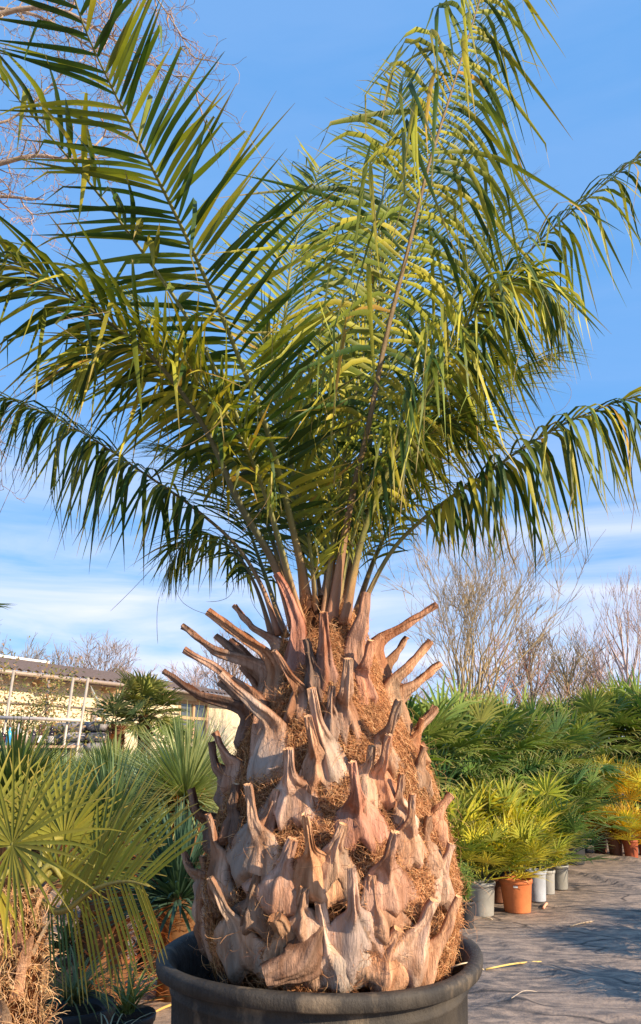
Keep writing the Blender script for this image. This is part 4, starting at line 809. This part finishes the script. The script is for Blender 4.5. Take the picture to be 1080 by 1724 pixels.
# blue crate under the counter
cx0, cx1 = at(0, 1256, YR - .1).x, at(62, 1256, YR - .1).x; zc0, zc1 = at(30, 1297, YR - .1).z, at(30, 1264, YR - .1).z
m = MB((.02, .05, .14)); m.smooth = False; m.box((cx0, YR - .12, zc0), (cx1, YR + .2, zc0 + .02))
for i in range(9): x = cx0 + (cx1 - cx0) * i / 8; m.box((x - .008, YR - .125, zc0), (x + .008, YR - .11, zc1)); m.box((x - .008, YR + .19, zc0), (x + .008, YR + .205, zc1))
for i in range(5): z = zc0 + (zc1 - zc0) * i / 4; m.box((cx0, YR - .13, z - .007), (cx1, YR - .126, z + .007)); m.box((cx0, YR + .206, z - .007), (cx1, YR + .21, z + .007))
m.box((cx0, YR - .05, zc0), (cx1, YR - .03, zc1)); crate = tag(m.build('crate', plM), 'dark blue bottle crate with open grid sides under the counter', 'crate')
m = MB((.75, .78, .85)); m.smooth = False; x0 = at(50, 1256, YR).x
for i in range(3):
    for j in range(6): m.box((x0 + i * .042, YR - .14, zc0 + .02 + j * .042), (x0 + i * .042 + .032, YR - .132, zc0 + .05 + j * .042))
m.build('white_grid', plM, crate)
m = MB((.09, .07, .06)); m.smooth = False; m.box((cx0 - .1, YR - .15, .0), (cx1 + .02, YR + .2, zc0 - .01)); tag(m.build('low_cabinet', barkM), 'dark low cabinet carrying the blue crate', 'cabinet')
# pallets of wrapped soil bags
def bags(px0, px1, Y, z0, z1, n, cols, label):
    x0, x1 = at(px0, 1256, Y).x, at(px1, 1256, Y).x; rt = root('bag_stack', ((x0 + x1) / 2, Y, 0), label, 'bag stack'); hh = (z1 - z0) / n
    for i in range(n):
        for j in range(2):
            m = MB(cols[i % len(cols)]); xa = x0 + (x1 - x0) * j / 2; xb = x0 + (x1 - x0) * (j + 1) / 2; vs = []; A, B_ = 12, 10; k_ = ry.random() * 9
            for a in range(A + 1):
                for b2 in range(B_):
                    f = a / A * 2 - 1; g_ = 6.283 * b2 / B_; rz = hh * .52 * (1 - abs(f) ** 5) ** .5; ryy = .35 * (1 - .1 * abs(f) ** 4)
                    vs.append(((xa + xb) / 2 + f * (xb - xa) * .495, Y + math.copysign(abs(math.cos(g_)) ** .5, math.cos(g_)) * ryy, z0 + hh * (i + .5) + math.copysign(abs(math.sin(g_)) ** .6, math.sin(g_)) * max(.004, rz) + .012 * noise.noise(V((f * 4 + k_, g_, i)))))
            m.add(vs, [(a * B_ + b2, a * B_ + (b2 + 1) % B_, (a + 1) * B_ + (b2 + 1) % B_, (a + 1) * B_ + b2) for a in range(A) for b2 in range(B_)]); m.build('bag', plM, rt)
    m = MB((.4, .3, .2)); m.smooth = False; m.box((x0, Y - .4, 0), (x1, Y + .4, .12)); m.box((x0 + .05, Y - .36, .12), (x1 - .05, Y + .36, z0)); m.build('pallet', barkM, rt)
zt = at(150, 1215, 13.2).z; bags(116, 187, 13.2, .5, zt, 8, [(.75, .78, .62), (.55, .68, .42), (.8, .82, .7), (.45, .58, .38), (.42, .38, .40), (.36, .33, .36), (.46, .42, .44), (.30, .28, .30)], 'pallet stack of grey, white and green soil bags before the wall')
zt = at(95, 1217, 14.0).z; bags(70, 116, 14.0, .5, zt, 7, [(.16, .15, .15), (.12, .11, .12), (.2, .18, .18)], 'dark wrapped stack of bags left of the pale bag stack')

# ------------------------------------------------------------------ trees
def grow(m, p, d, L_, r, lvl, rng, col, spread=.6, up_=.12, seg=4, kids=4, wob=.12, minr=.004, shrink=.62, sides=5, tw=1.0):
    pts = [p]; rr = [r]
    for i in range(seg): d = (d + V((rng.gauss(0, wob), rng.gauss(0, wob), rng.gauss(0, wob) + up_ * .3))).normalized(); pts.append(pts[-1] + d * L_ / seg); rr.append(max(minr * .6, r * (1 - .65 * (i + 1) / seg)))
    m.tube(pts, rr, sides if lvl > 1 else 3, col if lvl > 1 else tuple(c_ * tw for c_ in col), False)
    if lvl == 0: return
    for k_ in range(kids + (1 if rng.random() < .5 else 0)):
        t_ = rng.uniform(.3, 1.0) if k_ else 1.0; i = min(seg - 1, int(t_ * seg)); q = pts[i].lerp(pts[i + 1], t_ * seg - i if t_ < 1 else 1); dd = (pts[i + 1] - pts[i]).normalized()
        s_ = dd.orthogonal(); s_.rotate(Matrix.Rotation(rng.uniform(0, 6.283), 3, dd)); nd_ = (dd + s_ * spread * rng.uniform(.5, 1.4) + V((0, 0, up_))).normalized()
        grow(m, q, nd_, L_ * shrink * rng.uniform(.75, 1.15), max(minr, rr[i] * .62), lvl - 1, rng, col, spread, up_, seg, kids, wob, minr, shrink, sides, tw)
def tree(px, pybase, Y, h, label, rng, col, stems=1, lvl=4, spread=.55, kids=4, minr=.008, r=.12, up_=.15, group='bare trees on the skyline', lean=0, name='bare_tree', shrink=.62, fr_=.36, tw=1.0, wide=1.0):
    ht = 1.4 + Y * math.tan(PITCH - math.atan((h - 862) / F)); h = ht
    b_ = at(px, pybase, Y); b_.z = 0; rt = root(name, b_, label, 'tree', group); m = MB(); t_ = MB()
    for s_ in range(stems):
        a = rng.uniform(0, 6.28); k_ = (.32 if stems > 1 else 0); d = V((math.cos(a) * k_ * rng.uniform(.3, 1), math.sin(a) * k_ * rng.uniform(.3, 1), 1)).normalized()
        if stems > 1:
            grow(m, b_ + d * .2, d, h * .42 * rng.uniform(.85, 1.1), r, lvl, rng, col, spread, up_, 5, kids, .07, minr, shrink, 5, tw)
            t_.tube([b_ - V((0, 0, .1)), b_ + d * .25], [r * 1.3, r], 7, col)
        else:
            th_ = h * .62; pts = [b_ + V((lean * i * .1 + rng.gauss(0, .03), 0, th_ * i / 8)) for i in range(9)]; t_.tube(pts, [r * (1 - .07 * i) for i in range(9)], 8, col)
            for i in range(2, 9):
                for q in range(3 if i < 8 else 4):
                    a = rng.uniform(0, 6.28); grow(m, pts[i], (V((math.cos(a), math.sin(a), .9 + i * .12))).normalized(), h * fr_ * (1.1 - .06 * i), r * .4, lvl - 1, rng, col, spread, up_, 4, kids, .1, minr, shrink, 4, tw)
    zs = sorted(v_[2] for v_ in m.v); k_ = ht / zs[int(len(zs) * .985)]
    for q_ in (m, t_): q_.v = [(b_.x + (v_[0] - b_.x) * k_ * wide, b_.y + (v_[1] - b_.y) * k_, v_[2] * k_) for v_ in q_.v]
    t_.build('trunk', barkM, rt); m.build('crown', barkM, rt); return rt
rt_ = random.Random(77)
TG = (.34, .25, .13); TP = (.42, .27, .22); TR = (.50, .24, .16)
tree(785, 1190, 24, 895, 'large multi stemmed bare tree rising right of the trunk', rt_, (.36, .27, .15), stems=10, lvl=4, spread=.38, kids=3, minr=.0085, r=.08, up_=.10, shrink=.66, wide=.88)
tree(850, 1190, 27, 1045, 'small bushy reddish tree beside the large bare tree', rt_, TR, stems=6, lvl=4, spread=.6, kids=2, minr=.008, r=.05, up_=.05, tw=1.1)
tree(897, 1190, 30, 1040, 'slim bare tree between the reddish tree and the next one', rt_, (.27, .20, .15), lvl=3, kids=4, minr=.012, r=.10)
tree(962, 1190, 28, 1062, 'bare tree with olive trunk left of the birch', rt_, (.35, .27, .15), lvl=3, kids=4, minr=.011, r=.10)
tree(1062, 1190, 27, 975, 'tall pale birch at the right picture edge', rt_, (.52, .40, .34), lvl=4, kids=2, minr=.009, r=.12, spread=.4, up_=.25, tw=.85, wide=.7)
tree(1015, 1190, 36, 1060, 'pinkish bare tree just left of the birch', rt_, TP, lvl=3, kids=3, minr=.011, r=.1)
tree(1120, 1190, 34, 1000, 'pinkish bare tree past the right edge', rt_, TP, lvl=3, kids=3, minr=.011, r=.1)
for px, Y, h, lb in ((690, 60, 1120, 'hazy bare tree directly right of the trunk'), (930, 62, 1120, 'distant bare tree in the gap left of the olive trunked tree'), (1000, 58, 1110, 'distant bare tree in the gap before the birch')):
    tree(px, 1190, Y, h, lb, rt_, TP, lvl=3, kids=3, minr=.016, r=.12)
tree(168, 1150, 44, 1076, 'rounded bare tree above the roof', rt_, (.30, .22, .18), lvl=4, kids=3, minr=.014, r=.14)
tree(392, 1150, 40, 1064, 'bare tree between the roof end and the big trunk', rt_, (.32, .24, .20), lvl=4, kids=3, minr=.013, r=.14)
tree(118, 1150, 46, 1095, 'small bare tree left of the rounded one above the roof', rt_, (.30, .22, .18), lvl=3, kids=4, minr=.016, r=.13)
tree(20, 1150, 40, 1082, 'bare tree above the roof at the left edge', rt_, (.30, .24, .18), lvl=3, kids=4, minr=.014, r=.13)
for px, h, lb in ((230, 1122, 'low twiggy tree beyond the middle of the roof'), (318, 1122, 'low twiggy tree beyond the right part of the roof')): tree(px, 1150, 52, h, lb, rt_, TP, lvl=3, kids=4, minr=.018, r=.13)
# olive-like bush behind the tube frame
b_ = at(8, 1256, 11.6); b_.z = 0; bush = root('olive_tree', b_, 'loose leaved olive tree before the left end of the building', 'tree'); m = MB(); t_ = MB(); lm = MB(); t_.tube([b_, b_ + V((0, 0, .9))], [.09, .07], 8, (.3, .24, .18)); t_.build('trunk', barkM, bush)
twg = []
for i in range(9):
    a = rt_.uniform(0, 6.28); d = V((math.cos(a) * .5, math.sin(a) * .5, 1)).normalized(); p = b_ + V((0, 0, .8))
    for k_ in range(6):
        d = (d + V((rt_.gauss(0, .2), rt_.gauss(0, .2), rt_.gauss(0, .1)))).normalized(); q = p + d * .30; m.tube([p, q], [.02 - k_ * .003, .017 - k_ * .003], 4, (.3, .24, .18), False); twg.append(q); p = q
for i in range(6500):
    q = rt_.choice(twg) + V((rt_.gauss(0, .17), rt_.gauss(0, .17), rt_.gauss(0, .17))); d = V((rt_.gauss(0, 1), rt_.gauss(0, 1), rt_.gauss(.2, .8))).normalized() * .06; e = d.orthogonal().normalized() * .013
    lm.add([q - e * .4, q + d * .5 - e, q + d, q + d * .5 + e], [(0, 1, 2, 3)], cvar(rt_, rt_.choice([(.22, .20, .06), (.14, .15, .05), (.36, .22, .11)]), .3))
m.build('branch', barkM, bush); lm.build('crown', fanM, bush)
# near bare tree outside the left edge: its limbs cross the upper left corner
rt_ = random.Random(5); YN = 6.4
base = at(-330, 1256, YN + .3); base.z = 0; nt_ = root('bare_tree', base, 'near bare tree whose twiggy limbs cross the upper left sky', 'tree', 'bare trees on the skyline'); BC = (.46, .34, .24)
t_ = MB(BC); t_.tube(spline([base, at(-300, 800, YN), at(-260, 400, YN), at(-230, 100, YN), at(-190, -200, YN)], 20), [.20 - .006 * i for i in range(20)], 12); t_.build('trunk', barkM, nt_)
m = MB(BC); br = MB(BC)
limbs = [[(-250, 330, 6.4), (-100, 300, 6.3), (-10, 278, 6.2), (60, 262, 6.1), (130, 268, 6.0), (175, 230, 5.95)], [(-250, 380, 6.4), (-120, 335, 6.3), (-20, 330, 6.2), (74, 336, 6.15)], [(-230, 120, 6.4), (-80, 60, 6.2), (20, 18, 6.1), (105, 18, 6.0), (180, 60, 5.9), (230, 90, 5.9)],
         [(-230, 60, 6.4), (-60, -60, 6.2), (80, -60, 6.0), (170, 10, 5.9), (190, 60, 5.9)], [(-240, 230, 6.4), (-100, 200, 6.5), (10, 205, 6.5), (110, 120, 6.5), (140, 100, 6.5)], [(-220, 0, 6.4), (40, 20, 6.2), (170, 90, 6.0), (260, 110, 5.9), (330, 150, 5.9)], [(-250, 560, 6.4), (-150, 640, 6.3), (-60, 700, 6.2), (-5, 705, 6.2)], [(-220, 0, 6.4), (0, -120, 6.2), (180, -90, 6.0), (280, 20, 5.9), (320, 90, 5.9)]]
for li, P in enumerate(limbs):
    C = spline([at(*q) for q in P], 18); m.tube(C, [.048 * (1 - i / 20) * (1 if li in (0, 1, 2) else .55) for i in range(18)] if li != 6 else [.03 * (1 - i / 20) for i in range(18)], 8, None, True)
    for i in range(7, 18):
        if li == 1 and i > 15: continue
        for q in range(2 if li != 6 else 1):
            T = (C[i] - C[i - 1]).normalized(); s_ = V((rt_.uniform(-.3, 1), rt_.gauss(0, .5), rt_.gauss(-.1, .9))).normalized(); grow(br, C[i], (T * .5 + s_).normalized(), rt_.uniform(.22, .50), .009, 3 if rt_.random() < .6 else 2, rt_, cvar(rt_, (.40, .27, .19), .15), .9, -.02, 5, 2, .26, .0032, .66, 4)
m.build('limb', barkM, nt_, kind='stuff'); br.build('crown', barkM, nt_)
# unseen fan palms added outside the right edge to cast shade on the path
for i, (x, y, sc) in enumerate(((3.15, 5.75, .85), (3.95, 5.65, 1.0), (4.4, 6.2, 1.1), (2.75, 4.75, .75))):
    put(protoB[i % 3], V((x, y, 0)), i * 2, sc, 'unseen bushy fan palm added outside the right edge to shade the path', 'palm', 'unseen fan palms added to shade the path')
